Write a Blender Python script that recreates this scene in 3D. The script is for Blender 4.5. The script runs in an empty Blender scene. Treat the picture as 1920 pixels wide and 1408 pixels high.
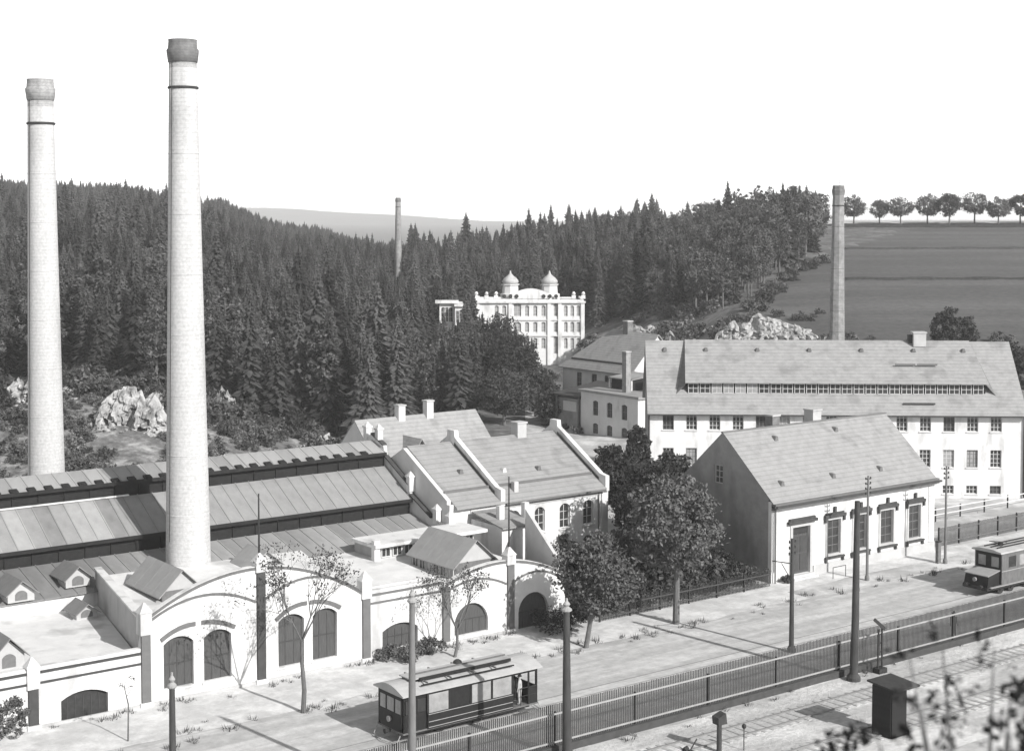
import bpy, math, random
from mathutils import Vector, Matrix
from mathutils.geometry import tessellate_polygon
R = math.radians
scene = bpy.context.scene
C = scene.collection
# ---------------------------------------------------------------- camera, sky, sun, exposure
H = 31.0; TH = R(3); FP = 2900.0
cam_d = bpy.data.cameras.new("camera"); cam = bpy.data.objects.new("camera", cam_d); C.objects.link(cam)
cam.location = (0, 0, H); cam.rotation_euler = (R(90) - TH, 0, 0)
cam_d.sensor_width = 36; cam_d.lens = FP / 1920 * 36
cam_d.shift_y = -(704 - 552) / 1920
cam_d.clip_start = 0.3; cam_d.clip_end = 9000
cam_d.dof.use_dof = True; cam_d.dof.focus_distance = 125; cam_d.dof.aperture_fstop = 1.7
scene.camera = cam
AS = math.atan2(2900, 3840)                  # direction of the street
SUN_EL = R(31); SKYB = 9.5
tr = AS + R(90) + R(6)                       # light travels away from the camera, across the street
sun_to = Vector((math.cos(tr) * math.cos(SUN_EL), math.sin(tr) * math.cos(SUN_EL), -math.sin(SUN_EL)))
sd = bpy.data.lights.new("sun", 'SUN'); so = bpy.data.objects.new("sun", sd); C.objects.link(so)
sd.energy = 5.0; sd.angle = R(0.6); sd.color = (1, 0.985, 0.965)
so.rotation_euler = sun_to.to_track_quat('-Z', 'Y').to_euler(); so.location = (60, -60, 90)
w = bpy.data.worlds.new("World"); scene.world = w; w.use_nodes = True
nt = w.node_tree; nt.nodes.clear()
sky = nt.nodes.new("ShaderNodeTexSky"); sky.sky_type = 'NISHITA'; sky.sun_disc = False
sky.sun_elevation = SUN_EL
frm = -sun_to; sky.sun_rotation = math.atan2(frm.x, frm.y)
sky.dust_density = 0.8
bw = nt.nodes.new("ShaderNodeRGBToBW")        # black-and-white film: the sky's blue is recorded as grey
bg = nt.nodes.new("ShaderNodeBackground"); bg.inputs[1].default_value = 0.15
ow = nt.nodes.new("ShaderNodeOutputWorld")
# bright milky band of summer haze low in the sky, the same all the way round
wt = nt.nodes.new("ShaderNodeTexCoord"); wx = nt.nodes.new("ShaderNodeSeparateXYZ"); wr = nt.nodes.new("ShaderNodeMapRange"); wm = nt.nodes.new("ShaderNodeMath"); wm.operation = 'MAXIMUM'
wr.interpolation_type = 'SMOOTHSTEP'; wr.inputs[1].default_value = 0.08; wr.inputs[2].default_value = 0.6; wr.inputs[3].default_value = SKYB; wr.inputs[4].default_value = 0.5
nt.links.new(wt.outputs["Generated"], wx.inputs[0]); nt.links.new(wx.outputs[2], wr.inputs[0])
nt.links.new(sky.outputs[0], bw.inputs[0]); nt.links.new(bw.outputs[0], wm.inputs[0]); nt.links.new(wr.outputs[0], wm.inputs[1]); nt.links.new(wm.outputs[0], bg.inputs[0]); nt.links.new(bg.outputs[0], ow.inputs[0])
vs = scene.view_settings
vs.view_transform = 'Standard'; vs.look = 'None'; vs.gamma = 1; vs.use_curve_mapping = False; vs.exposure = 0.2

# ---------------------------------------------------------------- helpers
STREET = (0.0, 0.0, AS); WORLD = (0.0, 0.0, 0.0); FAC = (15.15, 168.8, R(-2.8))
def W(p, fr=STREET):
    c, s = math.cos(fr[2]), math.sin(fr[2])
    return Vector((fr[0] + p[0] * c - p[1] * s, fr[1] + p[0] * s + p[1] * c, p[2]))
MATS = {}
def mat(name, g, var=0.12, scale=1.0, rough=0.85, bump=0.0, stretch=(1, 1, 1), tone=1.0, rnd=0.0, detail=6, spots=None, brick=None, metal=0.0):
    if name in MATS: return MATS[name]
    m = bpy.data.materials.new(name); m.use_nodes = True; n = m.node_tree; N = n.nodes; L = n.links
    b = N["Principled BSDF"]; b.inputs["Roughness"].default_value = rough; b.inputs["Metallic"].default_value = metal
    if g < 0.1 and rough > 0.5: b.inputs["Specular IOR Level"].default_value = 0.2
    tc = N.new("ShaderNodeTexCoord"); mp = N.new("ShaderNodeMapping"); mp.inputs["Scale"].default_value = stretch
    L.new(tc.outputs["Object"], mp.inputs[0])
    nz = N.new("ShaderNodeTexNoise"); nz.inputs["Scale"].default_value = scale; nz.inputs["Detail"].default_value = detail; nz.inputs["Roughness"].default_value = 0.65
    L.new(mp.outputs[0], nz.inputs[0])
    cr = N.new("ShaderNodeValToRGB"); e = cr.color_ramp.elements
    lo, hi = g * (1 - var), g * (1 + var)
    e[0].position = 0.3; e[1].position = 0.7
    e[0].color = (lo, lo, lo * tone, 1); e[1].color = (hi, hi, hi * tone, 1)
    L.new(nz.outputs[0], cr.inputs[0]); col = cr.outputs[0]
    def mul(col, fac_out, dark):
        mx = N.new("ShaderNodeMix"); mx.data_type = 'RGBA'; mx.blend_type = 'MULTIPLY'
        mx.inputs["B"].default_value = (dark, dark, dark, 1)
        L.new(fac_out, mx.inputs["Factor"]); L.new(col, mx.inputs["A"]); return mx.outputs["Result"]
    if spots:                                 # (scale, threshold, darkness, stretch)
        mp2 = N.new("ShaderNodeMapping"); mp2.inputs["Scale"].default_value = spots[3]; L.new(tc.outputs["Object"], mp2.inputs[0])
        n2 = N.new("ShaderNodeTexNoise"); n2.inputs["Scale"].default_value = spots[0]; n2.inputs["Detail"].default_value = 8; L.new(mp2.outputs[0], n2.inputs[0])
        r2 = N.new("ShaderNodeValToRGB"); r2.color_ramp.elements[0].position = spots[1]; r2.color_ramp.elements[1].position = spots[1] + 0.14
        L.new(n2.outputs[0], r2.inputs[0]); col = mul(col, r2.outputs[0], spots[2])
    if brick:                                 # (scale, mortar darkness) courses run level
        sp = N.new("ShaderNodeSeparateXYZ"); L.new(tc.outputs["Object"], sp.inputs[0])
        mm = N.new("ShaderNodeMath"); mm.operation = 'MULTIPLY'; mm.inputs[1].default_value = brick[0]; L.new(sp.outputs[2], mm.inputs[0])
        fr_ = N.new("ShaderNodeMath"); fr_.operation = 'FRACT'; L.new(mm.outputs[0], fr_.inputs[0])
        gt = N.new("ShaderNodeMath"); gt.operation = 'GREATER_THAN'; gt.inputs[1].default_value = 0.8; L.new(fr_.outputs[0], gt.inputs[0])
        col = mul(col, gt.outputs[0], brick[1])
    if rnd:
        oi = N.new("ShaderNodeObjectInfo"); mr = N.new("ShaderNodeMapRange"); mr.inputs[3].default_value = 1 - rnd; mr.inputs[4].default_value = 1 + rnd
        L.new(oi.outputs["Random"], mr.inputs[0])
        mx = N.new("ShaderNodeVectorMath"); mx.operation = 'SCALE'; L.new(col, mx.inputs[0]); L.new(mr.outputs[0], mx.inputs["Scale"]); col = mx.outputs[0]
    L.new(col, b.inputs["Base Color"])
    if bump:
        bp = N.new("ShaderNodeBump"); bp.inputs["Strength"].default_value = bump; bp.inputs["Distance"].default_value = 0.05
        L.new(nz.outputs[0], bp.inputs["Height"]); L.new(bp.outputs[0], b.inputs["Normal"])
    MATS[name] = m; return m

M = dict(
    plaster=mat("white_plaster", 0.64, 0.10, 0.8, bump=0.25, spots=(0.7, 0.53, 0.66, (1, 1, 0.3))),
    plaster2=mat("pale_plaster", 0.56, 0.08, 0.7, bump=0.15, spots=(0.8, 0.6, 0.75, (1, 1, 0.4))),
    grey_trim=mat("grey_painted_trim", 0.13, 0.12, 2.0),
    dark_trim=mat("dark_painted_trim", 0.06, 0.2, 2.0),
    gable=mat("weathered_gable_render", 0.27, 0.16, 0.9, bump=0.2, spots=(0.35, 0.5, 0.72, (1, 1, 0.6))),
    grey_wall=mat("grey_render", 0.42, 0.12, 0.8, bump=0.2, spots=(0.5, 0.55, 0.8, (1, 1, 0.5))),
    door=mat("grey_boarded_door", 0.075, 0.25, 3.0, stretch=(8, 8, 0.6)),
    glass=mat("window_glass", 0.045, 0.4, 0.9, rough=0.12),
    glass_pale=mat("pale_window_glass", 0.30, 0.3, 0.9, rough=0.15),
    frame=mat("window_frame_paint", 0.5, 0.1, 4),
    frame_dark=mat("dark_frame_paint", 0.14, 0.2, 4),
    slate=mat("slate_roofing", 0.27, 0.12, 1.4, bump=0.35, spots=(0.6, 0.54, 0.78, (1, 1, 1)), brick=(3.2, 0.82)),
    slate_pale=mat("pale_roofing", 0.29, 0.14, 1.6, bump=0.4, spots=(0.5, 0.52, 0.76, (1, 1, 1)), brick=(3.0, 0.82)),
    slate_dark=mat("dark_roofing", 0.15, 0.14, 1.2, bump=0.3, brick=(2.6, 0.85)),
    white_roof=mat("bright_flat_roofing", 0.66, 0.1, 0.8, bump=0.3, spots=(0.45, 0.55, 0.72, (1, 1, 1))),
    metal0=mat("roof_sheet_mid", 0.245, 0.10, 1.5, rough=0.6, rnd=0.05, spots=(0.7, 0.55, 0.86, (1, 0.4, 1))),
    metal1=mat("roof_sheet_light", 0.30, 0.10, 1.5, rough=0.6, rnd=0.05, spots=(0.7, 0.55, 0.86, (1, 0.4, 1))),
    metal2=mat("roof_sheet_dark", 0.2, 0.12, 1.5, rough=0.6, rnd=0.05, spots=(0.7, 0.5, 0.84, (1, 0.4, 1))),
    black=mat("flat_black", 0.02, 0.3, 3),  # plain near-black, also used where deep shade is painted
    chimney=mat("light_chimney_brick", 0.46, 0.18, 5.0, bump=0.4, spots=(0.5, 0.52, 0.8, (1, 1, 0.25)), brick=(3.2, 0.9)),
    chimney_soot=mat("sooted_chimney_brick", 0.15, 0.35, 2.2, bump=0.3, brick=(5.0, 0.85)),
    chimney_mid=mat("grey_chimney_brick", 0.24, 0.3, 1.6, bump=0.3, spots=(0.4, 0.5, 0.75, (1, 1, 0.4)), brick=(4.0, 0.88)),
    chimney_neck=mat("smoke_stained_brick", 0.3, 0.3, 4.0, bump=0.4, spots=(0.8, 0.5, 0.6, (1, 1, 0.3)), brick=(3.2, 0.8)),
    iron=mat("dark_iron", 0.035, 0.3, 3, rough=0.6),
    pole=mat("weathered_pole", 0.055, 0.3, 2, stretch=(1, 1, 0.3), rough=0.7),
    pole_pale=mat("pale_wooden_pole", 0.15, 0.25, 2, stretch=(1, 1, 0.3)),
    wood=mat("grey_timber", 0.12, 0.3, 3, stretch=(1, 1, 0.4)),
    tram=mat("dark_tram_paint", 0.02, 0.25, 1.5, rough=0.55),
    tram_roof=mat("tram_roof_canvas", 0.4, 0.1, 1.5, spots=(0.8, 0.55, 0.8, (1, 1, 1))),
    tram_trim=mat("pale_tram_trim", 0.3, 0.15, 2),
    steel=mat("worn_rail_steel", 0.2, 0.2, 2, rough=0.4),
    bark=mat("tree_bark", 0.11, 0.35, 5, bump=0.5, stretch=(1, 1, 0.4)),
    skin=mat("skin", 0.4, 0.05, 2),
    cloth=mat("dark_cloth", 0.04, 0.2, 5),
    sleeper=mat("dusty_sleeper", 0.36, 0.3, 3),
    rock=mat("pale_limestone", 0.34, 0.5, 0.9, bump=0.9, spots=(0.7, 0.52, 0.45, (1, 1, 0.5))),
)
def leafmat(name, g, rnd):
    m = bpy.data.materials.new(name); m.use_nodes = True; n = m.node_tree; N = n.nodes; L = n.links
    b = N["Principled BSDF"]; b.inputs["Roughness"].default_value = 0.7; b.inputs["Specular IOR Level"].default_value = 0.12
    oi = N.new("ShaderNodeObjectInfo"); tc = N.new("ShaderNodeTexCoord")
    nz = N.new("ShaderNodeTexNoise"); nz.inputs["Scale"].default_value = 1.3; nz.inputs["Detail"].default_value = 4; L.new(tc.outputs["Object"], nz.inputs[0])
    cr = N.new("ShaderNodeMapRange"); cr.inputs[1].default_value = 0.3; cr.inputs[2].default_value = 0.7; cr.inputs[3].default_value = g * 0.6; cr.inputs[4].default_value = g * 1.5
    L.new(nz.outputs[0], cr.inputs[0])
    mr = N.new("ShaderNodeMapRange"); mr.inputs[3].default_value = 1 - rnd; mr.inputs[4].default_value = 1 + rnd; L.new(oi.outputs["Random"], mr.inputs[0])
    mu = N.new("ShaderNodeMath"); mu.operation = 'MULTIPLY'; L.new(cr.outputs[0], mu.inputs[0]); L.new(mr.outputs[0], mu.inputs[1])
    cc = N.new("ShaderNodeCombineColor"); [L.new(mu.outputs[0], cc.inputs[i]) for i in range(3)]
    L.new(cc.outputs[0], b.inputs["Base Color"])
    return m
M["needle"] = leafmat("spruce_needles", 0.055, 0.55)
M['leaf'] = leafmat("broad_leaves", 0.085, 0.35)
M['leaf_pale'] = leafmat("pale_leaves", 0.13, 0.35)
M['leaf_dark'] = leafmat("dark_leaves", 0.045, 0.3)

class MB:
    def __init__(s): s.v = []; s.f = []
    def add(s, vs_, fs_):
        k = len(s.v); s.v += [tuple(p) for p in vs_]; s.f += [tuple(i + k for i in f) for f in fs_]; return s
    def box(s, x0, x1, y0, y1, z0, z1):
        return s.add([(x0,y0,z0),(x1,y0,z0),(x1,y1,z0),(x0,y1,z0),(x0,y0,z1),(x1,y0,z1),(x1,y1,z1),(x0,y1,z1)],
                     [(3,2,1,0),(4,5,6,7),(0,1,5,4),(1,2,6,5),(2,3,7,6),(3,0,4,7)])
    def hexa(s, b, t):                        # bottom 4 + top 4 points, counter-clockwise from above
        return s.add(list(b) + list(t), [(3,2,1,0),(4,5,6,7),(0,1,5,4),(1,2,6,5),(2,3,7,6),(3,0,4,7)])
    def slab(s, pts, t):                      # polygon thickened downwards by t
        n = len(pts); b = [(p[0], p[1], p[2] - t) for p in pts]
        return s.add(list(pts) + b, [tuple(range(n)), tuple(range(2*n-1, n-1, -1))] + [(i, i+n, (i+1) % n + n, (i+1) % n) for i in range(n)])
    def extr(s, pts, d):                      # polygon extruded along vector d
        n = len(pts); b = [(p[0]+d[0], p[1]+d[1], p[2]+d[2]) for p in pts]
        return s.add(list(pts) + b, [tuple(range(n-1, -1, -1)), tuple(range(n, 2*n))] + [(i, (i+1) % n, (i+1) % n + n, i+n) for i in range(n)])
    def tube(s, p0, p1, r0, r1=None, n=8, caps=True):
        r1 = r0 if r1 is None else r1; p0 = Vector(p0); p1 = Vector(p1); d = (p1 - p0)
        if d.length < 1e-6: return s
        d.normalize(); a = d.orthogonal().normalized(); b = d.cross(a)
        vs_ = [p + (a * math.cos(2*math.pi*i/n) + b * math.sin(2*math.pi*i/n)) * r for p, r in ((p0, r0), (p1, r1)) for i in range(n)]
        fs_ = [(i, (i+1) % n, (i+1) % n + n, i + n) for i in range(n)]
        if caps: fs_ += [tuple(range(n-1, -1, -1)), tuple(range(n, 2*n))]
        return s.add(vs_, fs_)
    def lathe(s, prof, n=24, c=(0, 0)):       # profile of (r, z)
        k = len(prof)
        vs_ = [(c[0] + r * math.cos(2*math.pi*i/n), c[1] + r * math.sin(2*math.pi*i/n), z) for r, z in prof for i in range(n)]
        fs_ = [(j*n+i, j*n+(i+1) % n, (j+1)*n+(i+1) % n, (j+1)*n+i) for j in range(k-1) for i in range(n)]
        fs_ += [tuple(range(n-1, -1, -1)), tuple(range((k-1)*n, k*n))]
        return s.add(vs_, fs_)
    def plate(s, outer, holes, y0, y1, axis='y'):   # outline in (x,z) with openings, thick from y0 to y1
        loops = [outer] + holes; flat = [p for l in loops for p in l]; n = len(flat)
        tris = tessellate_polygon([[Vector((p[0], p[1], 0)) for p in l] for l in loops])
        P_ = (lambda x, z, y: (x, y, z)) if axis == 'y' else (lambda x, z, y: (y, x, z))
        vs_ = [P_(p[0], p[1], y0) for p in flat] + [P_(p[0], p[1], y1) for p in flat]
        fs_ = [tuple(t) for t in tris] + [tuple(i + n for i in reversed(t)) for t in tris]
        k = 0
        for l in loops:
            m_ = len(l)
            fs_ += [(k+i, k+(i+1) % m_, k+(i+1) % m_ + n, k+i+n) for i in range(m_)]; k += m_
        return s.add(vs_, fs_)
    def strip(s, pts, wd, y0, y1):            # band following (x,z) points, width wd, from y0 to y1
        for a, b in zip(pts[:-1], pts[1:]):
            dx, dz = b[0]-a[0], b[1]-a[1]; l = math.hypot(dx, dz); nx, nz = -dz/l*wd/2, dx/l*wd/2
            ex, ez = dx/l*0.01, dz/l*0.01
            q = [(a[0]-nx-ex, a[1]-nz-ez), (b[0]-nx+ex, b[1]-nz+ez), (b[0]+nx+ex, b[1]+nz+ez), (a[0]+nx-ex, a[1]+nz-ez)]
            s.extr([(p[0], y0, p[1]) for p in q], (0, y1-y0, 0))
        return s
    def mesh(s, name, m, org=(0, 0, 0), smooth=False, fix=True):
        me = bpy.data.meshes.new(name)
        me.from_pydata([(a-org[0], b-org[1], c-org[2]) for a, b, c in s.v], [], s.f)
        if fix:
            import bmesh
            bm = bmesh.new(); bm.from_mesh(me); bmesh.ops.recalc_face_normals(bm, faces=bm.faces); bm.to_mesh(me); bm.free()
        me.materials.append(m)
        if smooth: me.shade_smooth()
        me.update(); return me

def arch(x0, x1, z0, zs, rise, n=8):          # opening outline with a curved head
    pts = [(x0, z0), (x1, z0), (x1, zs)]
    if rise > 0:
        a = (x1 - x0) / 2; c = (x0 + x1) / 2; rr = (a*a + rise*rise) / (2*rise); cz = zs + rise - rr
        t1 = math.atan2(zs - cz, a)
        for i in range(1, n):
            t = t1 + (math.pi - 2*t1) * i / n; pts.append((c + rr*math.cos(t), cz + rr*math.sin(t)))
    pts.append((x0, zs)); return pts

class T:                                       # a thing: an Empty at its base that parents its parts
    def __init__(s, name, label, cat, x=0, y=0, z=0, fr=STREET, group=None):
        s.o = bpy.data.objects.new(name, None); C.objects.link(s.o); s.org = (x, y, z); s.o.empty_display_size = 0.5
        s.o.location = W((x, y, z), fr); s.o.rotation_euler = (0, 0, fr[2])
        s.o["label"] = label; s.o["category"] = cat
        if group: s.o["group"] = group
    def part(s, name, mb, m, parent=None, smooth=False, label=None, stuff=False, fix=True):
        o = bpy.data.objects.new(name, mb.mesh(name, m, s.org, smooth, fix)); C.objects.link(o); o.parent = parent or s.o
        if label: o["label"] = label
        if stuff: o["kind"] = "stuff"
        return o
    def put(s, name, me, loc, rz=0, parent=None, label=None):   # shared mesh placed in the thing's frame
        o = bpy.data.objects.new(name, me); C.objects.link(o); o.parent = parent or s.o
        o.location = (loc[0]-s.org[0], loc[1]-s.org[1], loc[2]-s.org[2]); o.rotation_euler = (0, 0, rz)
        if label: o["label"] = label
        return o
def single(name, mb, m, label, cat, x=0, y=0, z=0, fr=STREET, group=None, smooth=False, kind=None):
    o = bpy.data.objects.new(name, mb.mesh(name, m, (x, y, z), smooth)); C.objects.link(o)
    o.location = W((x, y, z), fr); o.rotation_euler = (0, 0, fr[2])
    if kind: o["kind"] = kind
    if label: o["label"] = label
    if cat: o["category"] = cat
    if group: o["group"] = group
    return o
def struct(name, mb, m, fr=STREET, smooth=False): return single(name, mb, m, None, None, fr=fr, kind="structure", smooth=smooth)

WC = {}
def window(t, x, y, z, wd, ht, nx=2, nz=3, face='f', rise=0, fm='frame', gm='glass', depth=0.14, label=None):
    """frame with bars, pane and glass behind; x,z = lower left corner; face f looks to -y, s looks to -x"""
    k = (round(wd, 2), round(ht, 2), nx, nz, rise, fm, gm)
    if k not in WC:
        b = MB(); e = 0.07; zs = ht - rise
        outer = arch(0, wd, 0, zs, rise); inner = arch(e, wd-e, e, zs - (0 if rise else e), max(rise-e*0.6, 0))
        b.plate(outer, [inner], 0.02, 0.10)
        p = MB().plate(arch(0.01, wd-0.01, 0.01, zs-0.01, rise), [], 0.065, 0.075)
        g = MB()
        for i in range(1, nx): g.box(wd*i/nx-0.03, wd*i/nx+0.03, 0.035, 0.06, e*0.9, ht-e*0.9-rise*0.25)
        for j in range(1, nz): g.box(e*0.9, wd-e*0.9, 0.04, 0.062, ht*j/nz-0.025, ht*j/nz+0.025)
        WC[k] = (b.mesh("window", M[fm]), p.mesh("pane", M[gm]), g.mesh("glazing_bar", M[fm]))
    me = WC[k]; rz = 0 if face == 'f' else -math.pi/2
    o = t.put("window", me[0], (x, y+depth, z) if face == 'f' else (x+depth, y, z), rz, label=label)
    for nm, mm in (("pane", me[1]), ("glazing_bar", me[2])):
        q = bpy.data.objects.new(nm, mm); C.objects.link(q); q.parent = o
    return o

# ---------------------------------------------------------------- terrain
COLS = [
 (-1800, [(150,0),(200,5),(260,12),(330,22),(450,32),(650,38),(900,40),(1500,30)]),
 (0,     [(145,0),(165,2.8),(180,6.0),(205,7.0),(240,8.5),(300,13),(360,18),(450,24),(650,33.5),(760,34),(1000,25),(1500,8)]),
 (200,   [(145,0),(165,2.8),(180,6.2),(205,7.6),(240,9.2),(300,14),(360,18),(450,22.5),(650,32.0),(760,32.5),(1000,24),(1500,6)]),
 (400,   [(150,0),(170,2.5),(186,5.2),(240,7.8),(300,11),(360,15),(450,18),(650,25.5),(760,26),(1000,18),(1500,4)]),
 (560,   [(160,0),(190,2),(240,5),(300,9),(360,12),(450,13),(650,15.5),(760,16),(1000,10),(1500,2)]),
 (700,   [(170,0),(200,1),(240,3),(300,7),(360,10),(450,12),(650,9),(1000,5),(1500,0)]),
 (850,   [(180,0),(240,1),(290,1.2),(330,2.5),(400,9),(470,14),(600,12),(1000,5),(1500,0)]),
 (1050,  [(200,0),(260,0.5),(290,1),(330,3),(400,12),(450,16),(600,16),(1000,5),(1500,0)]),
 (1110,  [(200,0),(260,0.6),(285,3),(310,8),(340,12),(400,16),(450,17.5),(600,16),(1000,5),(1500,0)]),
 (1250,  [(190,0),(240,3),(265,8),(300,12.5),(350,15),(400,18),(450,20),(600,18),(1000,8),(1500,0)]),
 (1400,  [(190,0),(225,6),(245,10.5),(262,14),(300,16.5),(350,20),(400,24),(450,25),(600,22),(1000,10),(1500,0)]),
 (1500,  [(190,0),(225,8),(240,11),(280,16),(350,22.5),(400,25.5),(440,27.3),(500,27),(1000,15),(1500,5)]),
 (1600,  [(185,0),(220,9),(240,12.5),(280,16.5),(350,22.5),(400,25.5),(432,27.4),(446,28.4),(500,27),(1000,15),(1500,5)]),
 (1950,  [(190,0),(225,9),(240,12),(280,16.5),(350,22.6),(400,25.6),(432,27.4),(446,28.6),(500,27),(1000,15),(1500,5)]),
 (3800,  [(190,0),(240,11),(300,18),(400,26),(446,29),(600,28),(1000,18),(1500,8)]),
]
def prof(c, Y):
    if Y <= c[0][0]: return c[0][1]
    for (a, za), (b, zb) in zip(c[:-1], c[1:]):
        if Y <= b:
            t = (Y-a)/(b-a); return za + (zb-za)*t
    return c[-1][1]
def terr(X, Y):
    if Y < 86:                                 # the hillside the picture was taken from
        return max(0.0, (82 - Y) * 0.325) if Y > 0 else 82*0.325
    if Y < 140: return 0.0
    a = 960 + FP * X / Y
    a = min(max(a, COLS[0][0]), COLS[-1][0])
    for c0, c1 in zip(COLS[:-1], COLS[1:]):
        if a <= c1[0]:
            t = (a-c0[0])/(c1[0]-c0[0]); t = t*t*(3-2*t)
            return prof(c0[1], Y)*(1-t) + prof(c1[1], Y)*t
def proj(X, Y, Z):
    z = Z - H; d = Y*math.cos(TH) - z*math.sin(TH); u = Y*math.sin(TH) + z*math.cos(TH)
    return 960 + FP*X/d, 552 - FP*u/d
def is_field(X, Y):
    px, py = proj(X, Y, terr(X, Y))
    if Y < 205: return False
    return px > 1345 + max(0, (Y - 238)) * 2.0 and Y < 2000 and px > 1350

ys = [-60, -20, 0, 20, 40, 55, 65, 74, 80, 82, 84, 86, 110, 138] + [140+4*i for i in range(90)] + [510+20*i for i in range(25)] + [1050, 1200, 1500, 2200, 3200, 4500, 6000]
xs = [-5000, -3000, -1800, -1200, -800] + [-500+20*i for i in range(12)] + [-250+4*i for i in range(125)] + [260+20*i for i in range(15)] + [700, 1200, 2000, 3000, 5000]
tm = MB()
tm.v = [(x, y, terr(x, y) + (0.12*math.sin(x*0.9+y*0.37)*math.sin(y*0.61-x*0.2) if y > 150 else 0)) for y in ys for x in xs]
nx_ = len(xs)
tm.f = [(j*nx_+i, j*nx_+i+1, (j+1)*nx_+i+1, (j+1)*nx_+i) for j in range(len(ys)-1) for i in range(nx_-1)]
def ground_mat(name, lo, hi, scale, patch, bump=0.6):
    m = bpy.data.materials.new(name); m.use_nodes = True; n = m.node_tree; N = n.nodes; L = n.links; b = N["Principled BSDF"]; b.inputs["Roughness"].default_value = 0.95
    tc = N.new("ShaderNodeTexCoord")
    def noise(sc, det, st=(1, 1, 1)):
        mp = N.new("ShaderNodeMapping"); mp.inputs["Scale"].default_value = st; L.new(tc.outputs["Object"], mp.inputs[0])
        a = N.new("ShaderNodeTexNoise"); a.inputs["Scale"].default_value = sc; a.inputs["Detail"].default_value = det; a.inputs["Roughness"].default_value = 0.7; L.new(mp.outputs[0], a.inputs[0]); return a
    a = noise(scale, 10); c = noise(patch[0], 8, patch[2])
    cr = N.new("ShaderNodeValToRGB"); cr.color_ramp.elements[0].position = 0.32; cr.color_ramp.elements[1].position = 0.68
    cr.color_ramp.elements[0].color = (lo, lo, lo, 1); cr.color_ramp.elements[1].color = (hi, hi, hi, 1); L.new(a.outputs[0], cr.inputs[0])
    c2 = N.new("ShaderNodeValToRGB"); c2.color_ramp.elements[0].position = 0.46; c2.color_ramp.elements[1].position = 0.6
    c2.color_ramp.elements[0].color = (patch[1],)*3 + (1,); c2.color_ramp.elements[1].color = (1, 1, 1, 1); L.new(c.outputs[0], c2.inputs[0])
    mx = N.new("ShaderNodeMix"); mx.data_type = 'RGBA'; mx.blend_type = 'MULTIPLY'; mx.inputs["Factor"].default_value = 1
    L.new(cr.outputs[0], mx.inputs["A"]); L.new(c2.outputs[0], mx.inputs["B"]); L.new(mx.outputs["Result"], b.inputs["Base Color"])
    bp = N.new("ShaderNodeBump"); bp.inputs["Strength"].default_value = bump; bp.inputs["Distance"].default_value = 0.15; L.new(a.outputs[0], bp.inputs["Height"]); L.new(bp.outputs[0], b.inputs["Normal"])
    return m
g_hill = ground_mat("rough_grass_ground", 0.07, 0.26, 0.6, (0.12, 0.55, (1, 1, 1)))
g_bank = ground_mat("bare_stony_bank", 0.13, 0.46, 0.9, (0.3, 0.45, (1, 1, 1)), 1.0)
g_field = ground_mat("meadow_grass", 0.065, 0.125, 0.9, (0.09, 0.68, (0.1, 1.0, 1)), 0.3)
g_yard = ground_mat("trodden_earth", 0.5, 0.7, 0.5, (0.16, 0.62, (1, 1, 1)), 0.5)
terrain = struct("terrain", tm, g_hill, WORLD, smooth=True)
terrain.data.materials.append(g_field); terrain.data.materials.append(g_yard); terrain.data.materials.append(g_bank)
for p in terrain.data.polygons:
    c = p.center
    if is_field(c.x, c.y) and c.y < 500: p.material_index = 1
    elif 258 < c.y < 306 and 1085 < 960+FP*c.x/c.y < 1335: p.material_index = 3
    elif 148 < c.y < 205+9*math.sin(c.x*.3) and 960+FP*c.x/c.y < 700: p.material_index = 3
    elif (60 < c.y < 178 and 960+FP*c.x/max(c.y, 1) > 760) or 60 < c.y < 148 or (c.y < 262 and 960+FP*c.x/max(c.y, 1) > 1000 and terr(c.x, c.y) < 2.5): p.material_index = 2

# far pale ridge
def ridge_z(X):
    px = 960 + FP*X/5000
    pts = [(-3000, 20), (-500, 30), (300, 42), (480, 43), (560, 41), (640, 33), (760, 25), (900, 14), (1100, 6), (4000, 0)]
    for a, b in zip(pts[:-1], pts[1:]):
        if px <= b[0]: return max(0, 31 + (a[1] + (b[1]-a[1])*(px-a[0])/(b[0]-a[0]) - 31)*1.4)
    return 0
rm = MB(); rx = [-4600+100*i for i in range(90)]; ry = [(4200, 0.0), (4500, 0.5), (4850, 0.9), (5000, 1.0), (5300, 0.8), (5900, 0)]
rm.v = [(x, y, -1 + (ridge_z(x)+1)*k + (1.2*math.sin(x*0.013)*k)) for y, k in ry for x in rx]
rm.f = [(j*90+i, j*90+i+1, (j+1)*90+i+1, (j+1)*90+i) for j in range(5) for i in range(89)]
struct("far_hills", rm, mat("distant_woodland", 0.12, 0.3, 0.02), WORLD, smooth=True)

# street, pavement, tracks
g_road = ground_mat("street_macadam", 0.42, 0.62, 1.2, (0.5, 0.76, (0.12, 1.1, 1)), 0.35)
g_pave = ground_mat("pale_pavement", 0.52, 0.74, 0.9, (0.3, 0.78, (1, 1, 1)), 0.3)
g_ballast = ground_mat("track_ballast", 0.54, 0.78, 2.5, (0.25, 0.65, (0.3, 1, 1)), 0.8)
def wavy_sheet(u0, u1, va, vb, z, amp_a, amp_b, seed):
    rr = random.Random(seed); b = MB(); n = int((u1-u0)/1.5)
    for i in range(n+1):
        u = u0 + (u1-u0)*i/n
        a = va + amp_a*(math.sin(u*0.35+seed)*0.5 + rr.uniform(-0.5, 0.5)); c = vb + amp_b*(math.sin(u*0.3+seed*2)*0.5 + rr.uniform(-0.5, 0.5))
        b.v += [(u, a, z), (u, c, z)]
    b.f = [(2*i, 2*i+2, 2*i+3, 2*i+1) for i in range(n)]; return b
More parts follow.
